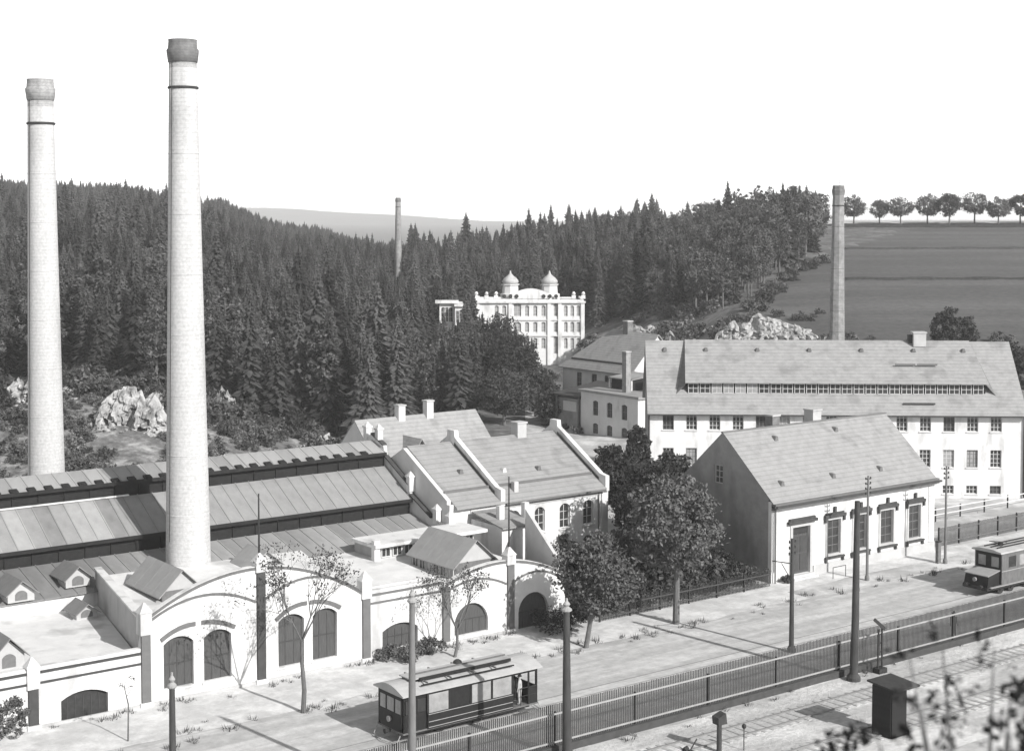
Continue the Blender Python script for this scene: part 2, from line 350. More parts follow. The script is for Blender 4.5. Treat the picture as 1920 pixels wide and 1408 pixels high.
struct("street", wavy_sheet(-20, 260, 68.9, 83.8, 0.012, 0, 0.7, 1), g_road)
struct("pavement", wavy_sheet(-20, 93.5, 84.0, 90.3, 0.024, 0.35, 0, 2), g_pave)
struct("pavement", wavy_sheet(93.5, 260, 86.6, 89.2, 0.024, 0.3, 0, 3), g_pave)
struct("railway_yard", wavy_sheet(-10, 240, 55, 68.0, 0.012, 0, 0.3, 5), g_ballast)
def rail(v, z, u0=20, u1=230, name="rail", label="", group=""):
    b = MB().box(u0, u1, v-0.05, v+0.05, z, z+0.14); return single(name, b, M['steel'], label, "rail", u0, v, z, group=group)
for k, (v, lab) in enumerate([(75.4, "tram rail nearer the picket fence, set in the street"), (76.5, "tram rail farther from the picket fence, set in the street")]):
    b = MB().box(20, 230, v-0.04, v+0.04, 0.0, 0.03); single("tram_rail", b, M['steel'], lab, "rail", 20, v, 0, group="tram rails in the street")
for k, (va, lab) in enumerate([(64.6, "first railway track below the picket fence"), (59.6, "second railway track below the picket fence, towards the photographer")]):
    t = T("railway_track", lab, "railway track", 40, va, 0, group="railway tracks below the fence")
    for dv in (-0.72, 0.72): t.part("rail", MB().box(30, 220, va+dv-0.06, va+dv+0.06, 0.0, 0.11), M['steel'])
    sl = MB().box(-0.13, 0.13, -1.15, 1.15, 0, 0.1).mesh("sleeper", M['sleeper']); rr = random.Random(k)
    for i in range(150):
        if i % 1 == 0: t.put("sleeper", sl, (52+0.75*i, va+rr.uniform(-.05, .05), -0.06 + rr.uniform(-.02, .015)), rr.uniform(-.03, .03))

# ---------------------------------------------------------------- picket fence between street and railway
def fence(name, label, u0, u1, v, top, rails, post_step, post_h, pk=0.13, pw=0.035, pm='iron', rm_='tram_trim', z=0, pz0=0.15, group=None):
    t = T(name, label, "fence", u0, v, z, group=group)
    n = int((u1-u0)/post_step); me = MB().box(-0.05, 0.05, -0.06, 0.06, 0, post_h).mesh("post", M['iron'])
    for i in range(n+1): t.put("post", me, (u0+i*post_step, v-0.06, z))
    for zr in rails: t.part("rail", MB().box(u0, u1, v-0.13, v-0.07, zr-0.05, zr+0.05), M[rm_])
    b = MB(); k = u0; rr = random.Random(7)
    while k < u1:
        dz = rr.uniform(-.02, .02)
        b.box(k-pw/2, k+pw/2, v+0.0, v+0.025, pz0, top+dz); k += pk
    t.part("picket", b, M[pm], stuff=True, fix=False)
    return t
fence("picket_fence", "long dark picket fence with pale rails running along the tram street", 30.5, 170, 68.6, 2.75, (2.22, 0.58), 6.1, 2.35, pk=0.14, pw=0.075, pm='dark_trim')
fence("garden_fence", "low dark picket fence with hedge in front of the garden trees", 75.2, 93.8, 88.6, 1.35, (1.1, 0.35), 3.1, 1.45, pk=0.16, pw=0.06, pm='iron', rm_='dark_trim', pz0=0.05)
fence("board_fence", "picket fence along the pavement beyond the single-storey house", 117.5, 200, 89.8, 1.75, (1.5, 0.4), 3.0, 1.85, pk=0.15, pw=0.09, pm='wood', rm_='wood', pz0=0.05)
fence("paddock_fence", "pale post and rail fence on the plot below the long factory", 119, 190, 97.5, 0.2, (1.25, 0.7), 4.0, 1.4, pk=5.0, pw=0.05, pm='pole_pale', rm_='plaster2', pz0=0.0)
single("fence_foot_strip", MB().box(30, 170, 68.15, 68.4, 0, 0.45), M['dark_trim'], "low dark strip under the long picket fence", "wall", 30, 68.2, 0)  # solid dark strip along the foot of the fence
# ---------------------------------------------------------------- workshop with curved gables
VF = 90.4
ws = T("workshop_building", "low white workshop with two curved gables and grey pilasters facing the street", "workshop", 30, VF, 0)
def par(x, a, b, c):                           # parabola through three points
    (x1, y1), (x2, y2), (x3, y3) = a, b, c
    return y1*(x-x2)*(x-x3)/((x1-x2)*(x1-x3)) + y2*(x-x1)*(x-x3)/((x2-x1)*(x2-x3)) + y3*(x-x1)*(x-x2)/((x3-x1)*(x3-x2))
g1a, g1b, g1c = (39.4, 5.6), (48.0, 7.78), (55.5, 4.85)
g2a, g2b, g2c = (62.3, 4.45), (68.3, 5.4), (73.3, 3.75)
def gable_pts(a, b, c, n=22, d=0): return [(a[0]+(c[0]-a[0])*i/n, par(a[0]+(c[0]-a[0])*i/n, a, b, c)+d) for i in range(n+1)]
out = [(14, 0), (14, 3.75), (39.1, 3.75)] + gable_pts(g1a, g1b, g1c) + [(55.9, 4.9), (62.1, 4.9)] + gable_pts(g2a, g2b, g2c) + [(73.3, 0)]
op = [arch(24.5, 27.5, .1, 1.4, .4), arch(33.92, 36.92, .1, 1.4, .42), arch(40.62, 42.68, .85, 3.7, .42), arch(43.4, 45.35, .85, 3.7, .42),
      arch(48.8, 50.75, .8, 3.85, .42), arch(51.4, 53.3, .8, 3.85, .42), arch(56.95, 59.9, .55, 1.85, .45),
      arch(63.07, 66.07, .5, 1.45, 1.3, 12), arch(68.87, 71.7, .05, 1.35, 1.35, 12)]
ws.part("facade", MB().plate(out, op, VF, VF+0.45), M['plaster'])
for i, o_ in enumerate(op):
    x0 = min(p[0] for p in o_); x1 = max(p[0] for p in o_); z0 = o_[0][1]
    d = ws.part("opening_panel", MB().plate([(p[0], p[1]) for p in o_], [], VF+0.28, VF+0.33), M['door'] if i not in (0, 1) else M['iron'])
    n = max(2, int((x1-x0)/0.5)); zt = max(p[1] for p in o_)
    b = MB()
    for j in range(1, n):
        xx = x0 + (x1-x0)*j/n
        zz = o_[2][1]+0.05
        b.box(xx-0.02, xx+0.02, VF+0.255, VF+0.278, z0+0.02, zz)
    if i > 1: b.box(x0+.02, x1-.02, VF+.24, VF+.276, z0+(zt-z0)*.45, z0+(zt-z0)*.45+.07)
    ws.part("batten", b, M['dark_trim'], d)
    if i > 1: ws.part("sill", MB().box(x0-0.15, x1+0.15, VF-0.1, VF+0.0, z0-0.14, z0-0.02), M['plaster'])
# cornice bands and arcs
def band(pts, wd, m='grey_trim', pro=0.07): ws.part("cornice_band", MB().strip(pts, wd, VF-pro, VF-0.002), M[m])
band([(14, 3.45), (31.9, 3.45)], 0.16, 'dark_trim'); band([(14, 2.8), (31.9, 2.8)], 0.13, 'dark_trim')
band([(32.5, 3.45), (39.1, 3.45)], 0.16, 'dark_trim'); band([(32.5, 2.8), (39.1, 2.8)], 0.13, 'dark_trim')
band(gable_pts(g1a, g1b, g1c, 22, -0.12), 0.17); band(gable_pts(g2a, g2b, g2c, 18, -0.12), 0.17)
def arc3(a, b, c, n=12): return [(a[0]+(c[0]-a[0])*i/n, par(a[0]+(c[0]-a[0])*i/n, a, b, c)) for i in range(n+1)]
band(arc3((39.75, 5.42), (43.7, 6.5), (47.15, 5.5)), 0.15); band(arc3((47.85, 5.6), (51.5, 6.55), (55.2, 5.0)), 0.15)
band(arc3((62.65, 4.0), (65.1, 4.45), (67.75, 3.7)), 0.13); band(arc3((68.45, 3.75), (70.6, 4.25), (73.1, 3.3)), 0.13)
band([(55.95, 4.6), (61.95, 4.6)], 0.15); band([(55.95, 4.02), (61.95, 4.02)], 0.13)
for a, b_, c in [((40.45, 4.05), (41.6, 4.6), (42.8, 4.75)), ((43.25, 4.75), (44.4, 4.6), (45.6, 4.1)), ((48.6, 4.05), (49.8, 4.7), (50.95, 4.85)), ((51.2, 4.85), (52.4, 4.7), (53.55, 4.15))]:
    ws.part("hood_mould", MB().strip(arc3(a, b_, c, 6), 0.26, VF-0.09, VF-0.002), M['grey_trim'])
ws.part("plinth", MB().box(14, 67.6, VF-0.12, VF-0.001, 0, 0.22), M['grey_wall'])
for (x, z1, zc, m_) in [(31.9, 2.5, 4.3, 'dark_trim'), (39.1, 4.6, 6.5, 'grey_trim'), (47.2, 7.45, 8.6, 'dark_trim'), (55.3, 4.45, 6.2, 'grey_trim'), (62.0, 4.25, 4.3, 'grey_trim'), (67.8, 5.1, 6.3, 'grey_trim')]:
    p = ws.part("pilaster", MB().box(x, x+0.6, VF-0.16, VF-0.001, 0.3, z1), M[m_])
    ws.part("pilaster_base", MB().box(x-0.12, x+0.72, VF-0.24, VF-0.002, 0, 0.3), M['plaster'], p)
    if zc > z1+0.3:
        zz = max(z1, 3.8)
        if z1+.05 < zz: ws.part("pilaster_head", MB().box(x-0.08, x+0.68, VF-0.2, VF-0.003, z1, zz), M['plaster'], p)
        ws.part("pinnacle", MB().box(x-0.08, x+0.68, VF-0.2, VF+0.5, zz+0.0, zc-0.5).hexa([(x-.14, VF-.26, zc-.5), (x+.74, VF-.26, zc-.5), (x+.74, VF+.56, zc-.5), (x-.14, VF+.56, zc-.5)],
             [(x+.26, VF+.1, zc+.1), (x+.34, VF+.1, zc+.1), (x+.34, VF+.2, zc+.1), (x+.26, VF+.2, zc+.1)]), M['plaster'], p)
# flat roofs behind the gables (the side walls run askew)
ws.part("flat_roof", MB().slab([(14, 90.85, 3.3), (39.0, 90.85, 3.3), (41.8, 104.05, 3.3), (14, 104.05, 3.3)], 0.2), M['white_roof'])
ws.part("flat_roof", MB().slab([(39.5, 90.85, 5.0), (55.3, 90.85, 4.6), (58.3, 104.3, 5.0), (42.4, 104.3, 5.3)], 0.2), M['white_roof'])
ws.part("flat_roof", MB().slab([(55.35, 90.85, 4.3), (72.9, 90.85, 3.6), (71.5, 104.0, 4.3), (58.4, 104.0, 4.4)], 0.2), M['white_roof'])
ws.part("side_wall", MB().hexa([(39.15, 90.86, 0), (39.5, 90.86, 0), (42.35, 104.9, 0), (42.0, 104.9, 0)], [(39.15, 90.86, 5.65), (39.5, 90.86, 5.65), (42.35, 104.9, 5.7), (42.0, 104.9, 5.7)]), M['grey_wall'])
ws.part("coping", MB().hexa([(39.0, 90.87, 5.66), (39.62, 90.87, 5.66), (42.45, 104.9, 5.71), (41.9, 104.9, 5.71)], [(39.0, 90.87, 5.78), (39.62, 90.87, 5.78), (42.45, 104.9, 5.83), (41.9, 104.9, 5.83)]), M['plaster'])
ws.part("party_wall", MB().hexa([(73.0, 90.86, 0), (73.3, 90.86, 0), (76.4, 99.0, 0), (76.1, 99.0, 0)], [(73.0, 90.86, 4.6), (73.3, 90.86, 4.6), (76.4, 99.0, 7.0), (76.1, 99.0, 7.0)]), M['plaster2'])
ws.part("roof_upstand", MB().box(55.4, 62.2, 91.0, 91.2, 4.45, 5.0), M['plaster'])
ws.part("roof_gutter", MB().box(32.4, 39.0, 90.95, 91.2, 3.32, 3.6), M['wood'])
# roof lanterns
def lantern(label, cx, v0, v1, wd, zb, ze, zr, sk=0.0, ov=0.35):
    t = T("roof_lantern", label, "roof lantern", cx, v0, zb, group="gabled lanterns on the workshop roofs")
    h = wd/2
    t.part("side_wall", MB().box(cx-h, cx+h, v0, v1, zb-0.6, ze-0.0), M['frame_dark'])
    t.part("gable_end", MB().extr([(cx-h, v0+0.01, ze), (cx+h, v0+0.01, ze), (cx, v0+0.01, zr-0.1)], (0, v1-v0-0.02, 0)), M['grey_wall'])
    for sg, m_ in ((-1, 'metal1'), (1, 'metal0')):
        e = cx+sg*(h+ov); dz = (zr-ze)/h*ov
        n = max(2, int((v1-v0)/1.1))
        for i in range(n):
            a = v0-0.3+(v1-v0+0.6)*i/n; b = v0-0.3+(v1-v0+0.6)*(i+1)/n-0.03
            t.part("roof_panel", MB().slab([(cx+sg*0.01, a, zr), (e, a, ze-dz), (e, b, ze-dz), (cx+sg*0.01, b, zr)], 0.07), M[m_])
    n = int((v1-v0)/0.9)
    for i in range(n):
        y_ = v0+0.12+(v1-v0-0.24)*i/n; wdt = (v1-v0-0.24)/n-0.1
        window(t, cx-h-0.16, y_+wdt, zb-0.1+0.12, wdt, ze-zb-0.1, 2, 1, 's', fm='frame', gm='glass' if i % 3 else 'glass_pale', depth=0.05)
    return t
lantern("small gabled roof lantern beside the tall right chimney", 44.3, 95.6, 100.6, 2.8, 5.3, 5.75, 7.1)
lantern("large gabled roof lantern with glazed side over the right curved gable", 66.2, 92.2, 98.0, 3.6, 4.1, 5.3, 6.9)
lantern("small roof lantern near the shed roof behind the young tree", 53.3, 100.6, 103.2, 2.2, 5.1, 5.4, 6.3)
def dormer(label, cx, vf, z, wd=2.4, ht=1.7, ln=3.0):
    t = T("roof_dormer", label, "dormer", cx, vf, z, group="pyramid-roofed dormers on the left shed roof")
    h = wd/2
    t.part("front", MB().extr([(cx-h*.8, vf, z), (cx+h*.8, vf, z), (cx+h*.8, vf, z+ht*.45), (cx, vf, z+ht*.9), (cx-h*.8, vf, z+ht*.45)], (0, ln*.6, 0)), M['grey_wall'])
    for sg in (-1, 1):
        t.part("roof_panel", MB().slab([(cx, vf-0.35, z+ht), (cx+sg*h, vf-0.35, z+ht*.38), (cx+sg*h, vf+ln, z+ht*.38), (cx, vf+ln, z+ht)], 0.08), M['metal2'])
    t.part("opening", MB().plate(arch(cx-.42, cx+.42, z+.12, z+ht*.35, .25), [], vf-.03, vf-.003), M['frame_dark'])
dormer("peaked dormer at the left edge of the upper shed roof", 36.2, 103.6, 4.5, 2.3, 1.5)
dormer("peaked dormer on the shed roof just left of the workshop side wall", 40.6, 104.6, 4.7, 2.2, 1.5, 2.5)
dormer("low peaked dormer on the bright flat roof, nearest the side wall", 39.8, 101.0, 3.3, 1.8, 1.1, 2)
dormer("dark peaked dormer at the far left above the street front", 31.5, 92.5, 3.3, 2.4, 2.0, 4)
# annex behind
an = T("roof_annex", "low annex with a bright flat roof slab behind the right curved gable", "annex", 62.5, 100.2, 4.0)
an.part("wall", MB().box(62.9, 71.5, 100.5, 103.9, 3.2, 5.35), M['grey_wall'])
an.part("roof_slab", MB().box(62.3, 72.9, 99.8, 103.4, 5.36, 5.6), M['plaster'])
for i in range(5): window(an, 63.2+i*1.05, 100.36, 4.45, 0.85, 0.75, 2, 1, depth=0.03)
for i in range(3): window(an, 69.0+i*1.05, 100.36, 4.45, 0.85, 0.75, 2, 1, depth=0.03)
an.part("pier", MB().box(62.35, 62.85, 100.05, 100.5, 4.2, 5.9), M['plaster'])

# ---------------------------------------------------------------- shed with stepped sheet roofs
sh = T("factory_shed", "long dark shed with three stepped sheet-metal roofs behind the workshop", "factory shed", 25, 104, 0)
U0, U1 = 20.0, 71.6
def shed_roof(va, za, vb, zb, m_fn, pw=1.2, oh=0.15):
    s = (zb-za)/(vb-va); n = int((U1-U0)/pw); mes = {}
    for i in range(n):
        mk = m_fn(U0+i*pw, i)
        if mk not in mes:
            b = MB().slab([(0, -oh, -oh*s), (pw-0.05, -oh, -oh*s), (pw-0.05, vb-va, zb-za), (0, vb-va, zb-za)], 0.06)
            b.slab([(pw-0.09, -oh, -oh*s+0.05), (pw-0.0, -oh, -oh*s+0.05), (pw-0.0, vb-va, zb-za+0.05), (pw-0.09, vb-va, zb-za+0.05)], 0.1)
            mes[mk] = b.mesh("roof_panel", M[mk])
        o = sh.put("roof_panel", mes[mk], (U0+i*pw, va, za))
def tones(u, i):
    if u < 46: return ['metal0', 'metal1', 'metal1', 'metal0', 'metal2', 'metal1'][(i*7+i//3) % 6]
    return 'metal0'
shed_roof(104, 4.4, 109, 5.6, lambda u, i: 'metal2' if u < 44 else ['metal0', 'metal1'][(i//2) % 2])
shed_roof(109, 6.85, 113, 9.12, tones)
shed_roof(113, 10.3, 115.2, 11.1, lambda u, i: 'metal1' if i % 5 else 'metal0')
sh.part("back_roof", MB().slab([(U0, 115.25, 11.1), (U1, 115.25, 11.1), (U1, 125, 7.0), (U0, 125, 7.0)], 0.12), M['metal0'])
sh.part("front_wall", MB().box(U0, U1, 104.1, 104.4, 0, 4.3), M['plaster'])
sh.part("back_wall", MB().box(U0, U1, 124.4, 124.7, 0, 7.0), M['grey_wall'])
for v, z0, z1, fz in ((109, 5.2, 6.82, 6.58), (113, 8.9, 10.26, 10.05)):
    c = sh.part("clerestory", MB().box(U0, U1, v+0.25, v+0.4, z0, z1), M['black'])  # black colour paints the deep eave shade and dark glazing
    mu = MB().box(-0.05, 0.05, 0, 0.1, 0, z1-z0-0.3).mesh("mullion", M['black'])
    for i in range(25): sh.put("mullion", mu, (U0+1+i*2.0, v+0.13, z0+0.1), parent=c)
    sh.part("shade_fascia", MB().box(U0, U1, v-0.22, v-0.16, fz, fz+.28), M['black'])  # added black strip, extends the painted shade over the sunlit sheet edge
vh = MB().hexa([(-.3, 0, 0), (.3, 0, 0), (.3, .5, .12), (-.3, .5, .12)], [(-.3, 0, .2), (.3, 0, .2), (.3, .5, .36), (-.3, .5, .36)]).mesh("eaves_block", M['black'])  # dark block, repeated along the upper eave
for i in range(38): sh.put("eaves_block", vh, (U0+0.6+i*1.32, 112.8, 10.2))
sh.part("gutter_line", MB().box(U0, 48, 112.8, 113.04, 9.15, 9.24), M['plaster'])
# raked end wall with pinnacles
UE = 71.75
ge = T("stepped_gable_wall", "raked end wall with white pinnacles between the shed and the office roof", "wall", UE, 104, 0)
ge.part("wall", MB().plate([(103.6, 0), (103.6, 5.2), (106.0, 5.6), (109.2, 7.1), (109.4, 7.9), (113.2, 9.9), (113.4, 10.8), (115.4, 11.6), (125.3, 7.4), (125.3, 0)], [], UE-.12, UE+.2, 'x'), M['plaster2'])
def cop(a, b): ge.part("coping", MB().plate([(a[0], a[1]), (b[0], b[1]), (b[0], b[1]+0.12), (a[0], a[1]+0.12)], [], UE-.22, UE+.25, 'x'), M['dark_trim'])
cop((106.05, 5.64), (109.2, 7.12)); cop((109.42, 7.92), (113.2, 9.92)); cop((113.45, 10.84), (115.4, 11.62))
for v, z, hh in ((103.5, 5.0, 1.4), (105.4, 5.3, 1.4), (109.4, 7.4, 1.5), (114.4, 11.1, 1.3), (116.3, 10.9, 1.5)):
    a = .26
    ge.part("pinnacle", MB().box(UE+.04-a, UE+.04+a, v-a, v+a, z, z+hh-.3).box(UE-.04-a, UE+.12+a, v-a-.08, v+a+.08, z+hh-.3, z+hh-.15).hexa([(UE+.04-a, v-a, z+hh-.15), (UE+.04+a, v-a, z+hh-.15), (UE+.04+a, v+a, z+hh-.15), (UE+.04-a, v+a, z+hh-.15)], [(UE, v-.03, z+hh+.2), (UE+.06, v-.03, z+hh+.2), (UE+.06, v+.03, z+hh+.2), (UE, v+.03, z+hh+.2)]), M['plaster'])

# ---------------------------------------------------------------- gabled building helper
def gabled(t, u0, u1, v0, v1, ze, zr, wall='plaster', roof='slate', holes_f=(), holes_s=(), ov=0.35, side='gable', hip=None, oe=0.0):
    vm = (v0+v1)/2; s = (zr-ze)/(vm-v0)
    t.part("front_wall", MB().plate([(u0, 0), (u0, ze-0.05), (u1, ze-0.05), (u1, 0)], list(holes_f), v0, v0+0.4), M[wall])
    t.part("back_wall", MB().box(u0, u1, v1-0.4, v1, 0, ze-0.05), M[wall])
    for u, nm, hs in ((u0, "side_wall", list(holes_s)), (u1-0.4, "side_wall", [])):
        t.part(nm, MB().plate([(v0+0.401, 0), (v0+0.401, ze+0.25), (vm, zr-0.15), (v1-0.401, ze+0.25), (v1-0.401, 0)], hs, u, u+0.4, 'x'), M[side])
    t.part("roof", MB().slab([(u0-oe, v0-ov, ze-ov*s), (u1+oe, v0-ov, ze-ov*s), (u1+oe, vm, zr), (u0-oe, vm, zr)], 0.14), M[roof])
    t.part("roof", MB().slab([(u0-oe, v1+ov, ze-ov*s), (u1+oe, v1+ov, ze-ov*s), (u1+oe, vm+0.002, zr-0.002), (u0-oe, vm+0.002, zr-0.002)], 0.14), M[roof])
    return s, vm
def stack(t, x, y, z0, z1, a=0.45, m='chimney_mid', cap=True, flues=0):
    c = t.part("chimney", MB().box(x-a, x+a, y-a, y+a, z0, z1), M[m])
    if cap: t.part("chimney_cap", MB().box(x-a-.08, x+a+.08, y-a-.08, y+a+.08, z1+.001, z1+.14), M['grey_wall'], c)
    for i in range(flues): t.part("chimney_pot", MB().lathe([(.1, z1+.14), (.12, z1+.5), (.1, z1+.52)], 8, (x-a+.3+i*.35, y)), M['iron'], c)
def roof_vent(t, x, y, z, s, m='frame_dark'):
    t.part("roof_vent", MB().hexa([(x-.22, y-.1, z-.05), (x+.22, y-.1, z-.05), (x+.22, y+.35, z+.3*s), (x-.22, y+.35, z+.3*s)], [(x-.12, y-.1, z+.34), (x+.12, y-.1, z+.34), (x+.12, y+.4, z+.3*s+.12), (x-.12, y+.4, z+.3*s+.12)]), M[m])

# office building
of = T("office_building", "two-storey white office with arched windows and raked white roof parapets", "office building", 72.1, 104, 0)
uw = [(78.3, 79.35), (81.0, 82.1), (83.75, 84.9), (86.4, 87.55)]
hs = [arch(a, b, 3.6, 5.4, .35) for a, b in uw] + [arch(a, b, .4, 2.3, .35) for a, b in uw]
gabled(of, 72.1, 89.1, 104, 118, 7.0, 11.0, 'plaster', 'slate', hs, side='plaster2', ov=0.5, oe=-0.41)
for a, b in uw:
    window(of, a, 104, 3.6, b-a, 2.15, 2, 3, rise=.35, depth=.15, fm='frame'); window(of, a, 104, .4, b-a, 2.25, 2, 3, rise=.35, depth=.15)
    of.part("sill", MB().box(a-.12, b+.12, 103.88, 103.998, 3.46, 3.58), M['plaster2'])
for uu_ in (77.3, 88.85):
    of.part("parapet", MB().plate([(103.6, 6.4), (103.6, 7.75), (104.4, 7.9), (110.4, 11.4), (110.5, 12.0), (111.5, 12.0), (111.6, 11.4), (118.2, 7.5), (118.2, 6.4), (111, 10.0)], [], uu_-.22, uu_+.22, 'x'), M['plaster'])
    of.part("flashing", MB().plate([(104.5, 7.35), (110.4, 10.75), (110.4, 10.95), (104.5, 7.55)], [], uu_-.3, uu_-.222, 'x'), M['dark_trim'])
of.part("eaves_gutter", MB().box(77.6, 88.6, 103.42, 103.56, 6.45, 6.62), M['grey_trim'])
of.part("snow_rail", MB().box(77.8, 88.4, 105.2, 105.26, 7.72, 7.95), M['grey_trim'])
of.part("snow_rail", MB().box(72.4, 77.0, 105.2, 105.26, 7.72, 7.95), M['grey_trim'])
of.part("downpipe", MB().tube((88.1, 103.9, 0.2), (88.1, 103.9, 6.8), 0.06), M['grey_trim'])
of.part("corner_pilaster", MB().box(88.45, 89.15, 103.85, 103.998, 0, 6.4), M['plaster'])
of.part("cornice_band", MB().box(74.2, 88.4, 103.9, 103.998, 6.1, 6.35), M['plaster2'])
stack(of, 84.6, 111.0, 10.6, 12.0, .5, 'grey_wall'); stack(of, 79.3, 104.6, 6.5, 8.1, .22, 'plaster', cap=False)
roof_vent(of, 83.4, 106.5, 8.45, .57); roof_vent(of, 79.8, 106.8, 8.6, .57, 'plaster2'); roof_vent(of, 75.5, 107.2, 8.85, .57)
ll = T("lean_to", "small lean-to with a pale sloping roof in front of the office wall", "lean-to", 74.2, 100, 0)
ll.part("wall", MB().box(74.2, 77.2, 99.6, 103.9, 0, 5.6), M['plaster'])
ll.part("roof", MB().slab([(74.0, 99.2, 5.6), (77.5, 99.2, 5.6), (77.5, 103.55, 6.3), (74.0, 103.55, 6.3)], .12), M['slate'])
ll.part("chimney", MB().box(75.0, 75.5, 101, 101.5, 5.7, 7.0), M['plaster'])
ll.part("chimney", MB().box(77.3, 77.75, 100.6, 101.1, 4.4, 7.1), M['plaster'])

# building behind the office
bb = T("rear_building", "pale-roofed building with two ridge chimneys behind the office", "building", 76.4, 121, 0)
gabled(bb, 76.4, 90.6, 121.2, 131, 6.6, 11.3, 'plaster', 'slate_pale', side='plaster2')
stack(bb, 81.5, 126, 10.6, 12.3, .38, 'plaster2'); stack(bb, 84.8, 126, 10.6, 12.5, .38, 'plaster2')
bb.part("dormer_front", MB().extr([(79.3, 121.6, 7.3), (82.3, 121.6, 7.3), (80.8, 121.6, 9.6)], (0, 2.6, 0)), M['plaster'])
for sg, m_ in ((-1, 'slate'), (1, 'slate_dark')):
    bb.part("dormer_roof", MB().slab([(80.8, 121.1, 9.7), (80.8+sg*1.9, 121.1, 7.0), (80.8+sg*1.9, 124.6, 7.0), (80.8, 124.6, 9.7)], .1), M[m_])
window(bb, 80.4, 121.45, 7.6, .8, .9, 2, 2, depth=.1)

# ---------------------------------------------------------------- single-storey house
ho = T("single_storey_house", "single-storey stucco house with steep slate roof and dark bare gable", "house", 94.7, 89.3, 0)
wins = [(101.6, 103.25), (105.0, 106.7), (108.6, 110.35), (112.5, 114.15)]
hs = [arch(a, b, 1.5, 4.5, 0) for a, b in wins] + [arch(97.2, 99.35, .35, 4.4, 0)]
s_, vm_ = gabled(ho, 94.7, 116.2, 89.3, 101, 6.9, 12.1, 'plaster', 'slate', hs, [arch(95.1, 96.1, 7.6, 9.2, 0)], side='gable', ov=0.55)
for zz, d_, m_ in ((6.15, .1, 'grey_trim'), (6.37, .25, 'dark_trim'), (6.55, .38, 'grey_trim')):
    ho.part("cornice", MB().box(94.65, 116.3, 89.3-d_-.1, 89.298, zz, zz+.17), M[m_])
ho.part("gutter", MB().box(94.6, 116.35, 88.55, 88.72, 6.42, 6.58), M['dark_trim'])
ho.part("ridge_cap", MB().box(94.6, 116.3, vm_-.12, vm_+.12, 12.03, 12.15), M['slate_dark'])
for a, b in wins:
    wd = (b-a)/2-.02
    window(ho, a+.0, 89.3, 1.5, b-a, 3.0, 2, 4, depth=.12, fm='frame_dark')
    sr = ho.part("window_surround", MB().plate([(a-.22, 1.35), (b+.22, 1.35), (b+.22, 4.7), (a-.22, 4.7)], [[(a+.0, 1.5), (b-.0, 1.5), (b-.0, 4.5), (a+.0, 4.5)]], 89.22, 89.297), M['grey_wall'])
    ho.part("lintel", MB().box(a-.5, b+.5, 89.0, 89.21, 4.75, 5.0).box(a-.32, b+.32, 89.1, 89.215, 5.0, 5.16), M['dark_trim'], sr)
    ho.part("bracket", MB().box(a-.48, a-.26, 89.06, 89.215, 4.35, 4.75).box(b+.26, b+.48, 89.06, 89.215, 4.35, 4.75), M['dark_trim'], sr)
    ho.part("sill", MB().box(a-.4, b+.4, 89.02, 89.21, 1.18, 1.33), M['dark_trim'], sr)
    ho.part("sill_bracket", MB().box(a-.36, a-.14, 89.08, 89.215, .85, 1.18).box(b+.14, b+.36, 89.08, 89.215, .85, 1.18), M['dark_trim'], sr)
    ho.part("keystone", MB().box((a+b)/2-.12, (a+b)/2+.12, 89.06, 89.215, 5.2, 5.65), M['dark_trim'], sr)
dr = ho.part("door", MB().box(97.2, 99.35, 89.5, 89.56, .35, 3.7), M['door'])
ho.part("door_panel", MB().box(97.35, 98.2, 89.46, 89.498, .6, 2.0).box(97.35, 98.2, 89.46, 89.498, 2.15, 3.5).box(98.35, 99.2, 89.46, 89.498, .6, 2.0).box(98.35, 99.2, 89.46, 89.498, 2.15, 3.5), M['dark_trim'], dr)
ho.part("transom_light", MB().box(97.2, 99.35, 89.5, 89.56, 3.72, 4.4), M['glass'], dr)
ho.part("door_surround", MB().plate([(96.9, .3), (97.2, .3), (97.2, 4.4), (99.35, 4.4), (99.35, .3), (99.65, .3), (99.65, 4.65), (96.9, 4.65)], [], 89.2, 89.297), M['grey_wall'])
ho.part("door_hood", MB().box(96.5, 100.05, 88.95, 89.2, 4.75, 5.0).box(96.7, 99.85, 89.05, 89.21, 5.0, 5.2), M['dark_trim'])
ho.part("door_step", MB().box(96.8, 99.8, 88.6, 89.29, 0, .17), M['plaster2']); ho.part("door_step", MB().box(96.95, 99.6, 88.9, 89.292, .171, .34), M['plaster2'])
ho.part("plinth", MB().box(99.8, 116.2, 89.2, 89.298, 0, .85), M['grey_wall'])
for u in (94.75, 115.3):
    for i in range(11): ho.part("quoin", MB().box(u, u+(.75 if i % 2 else .5), 89.22, 89.297, .9+i*.47, .9+i*.47+.42), M['plaster2'])
ho.part("downpipe", MB().tube((94.9, 89.05, 0), (94.9, 89.05, 6.3), .07), M['grey_trim'])
window(ho, 94.7, 96.1, 7.6, 1.0, 1.6, 2, 3, 's', depth=.08, fm='frame')
for x_, f in ((96.5, .12), (103, .12), (109.3, .12)): roof_vent(ho, x_+.6, 89.3+f*5.85+.4, 6.9+f*5.2+.35, .89)
for x_, f in ((99.5, .8), (107.5, .82)): roof_vent(ho, x_+.6, 89.3+f*5.85, 6.9+f*5.2, .89)
stack(ho, 101.6, vm_+.7, 11.0, 12.9, .45, 'chimney_soot'); stack(ho, 106.9, vm_+.7, 11.0, 13.0, .55, 'grey_wall')

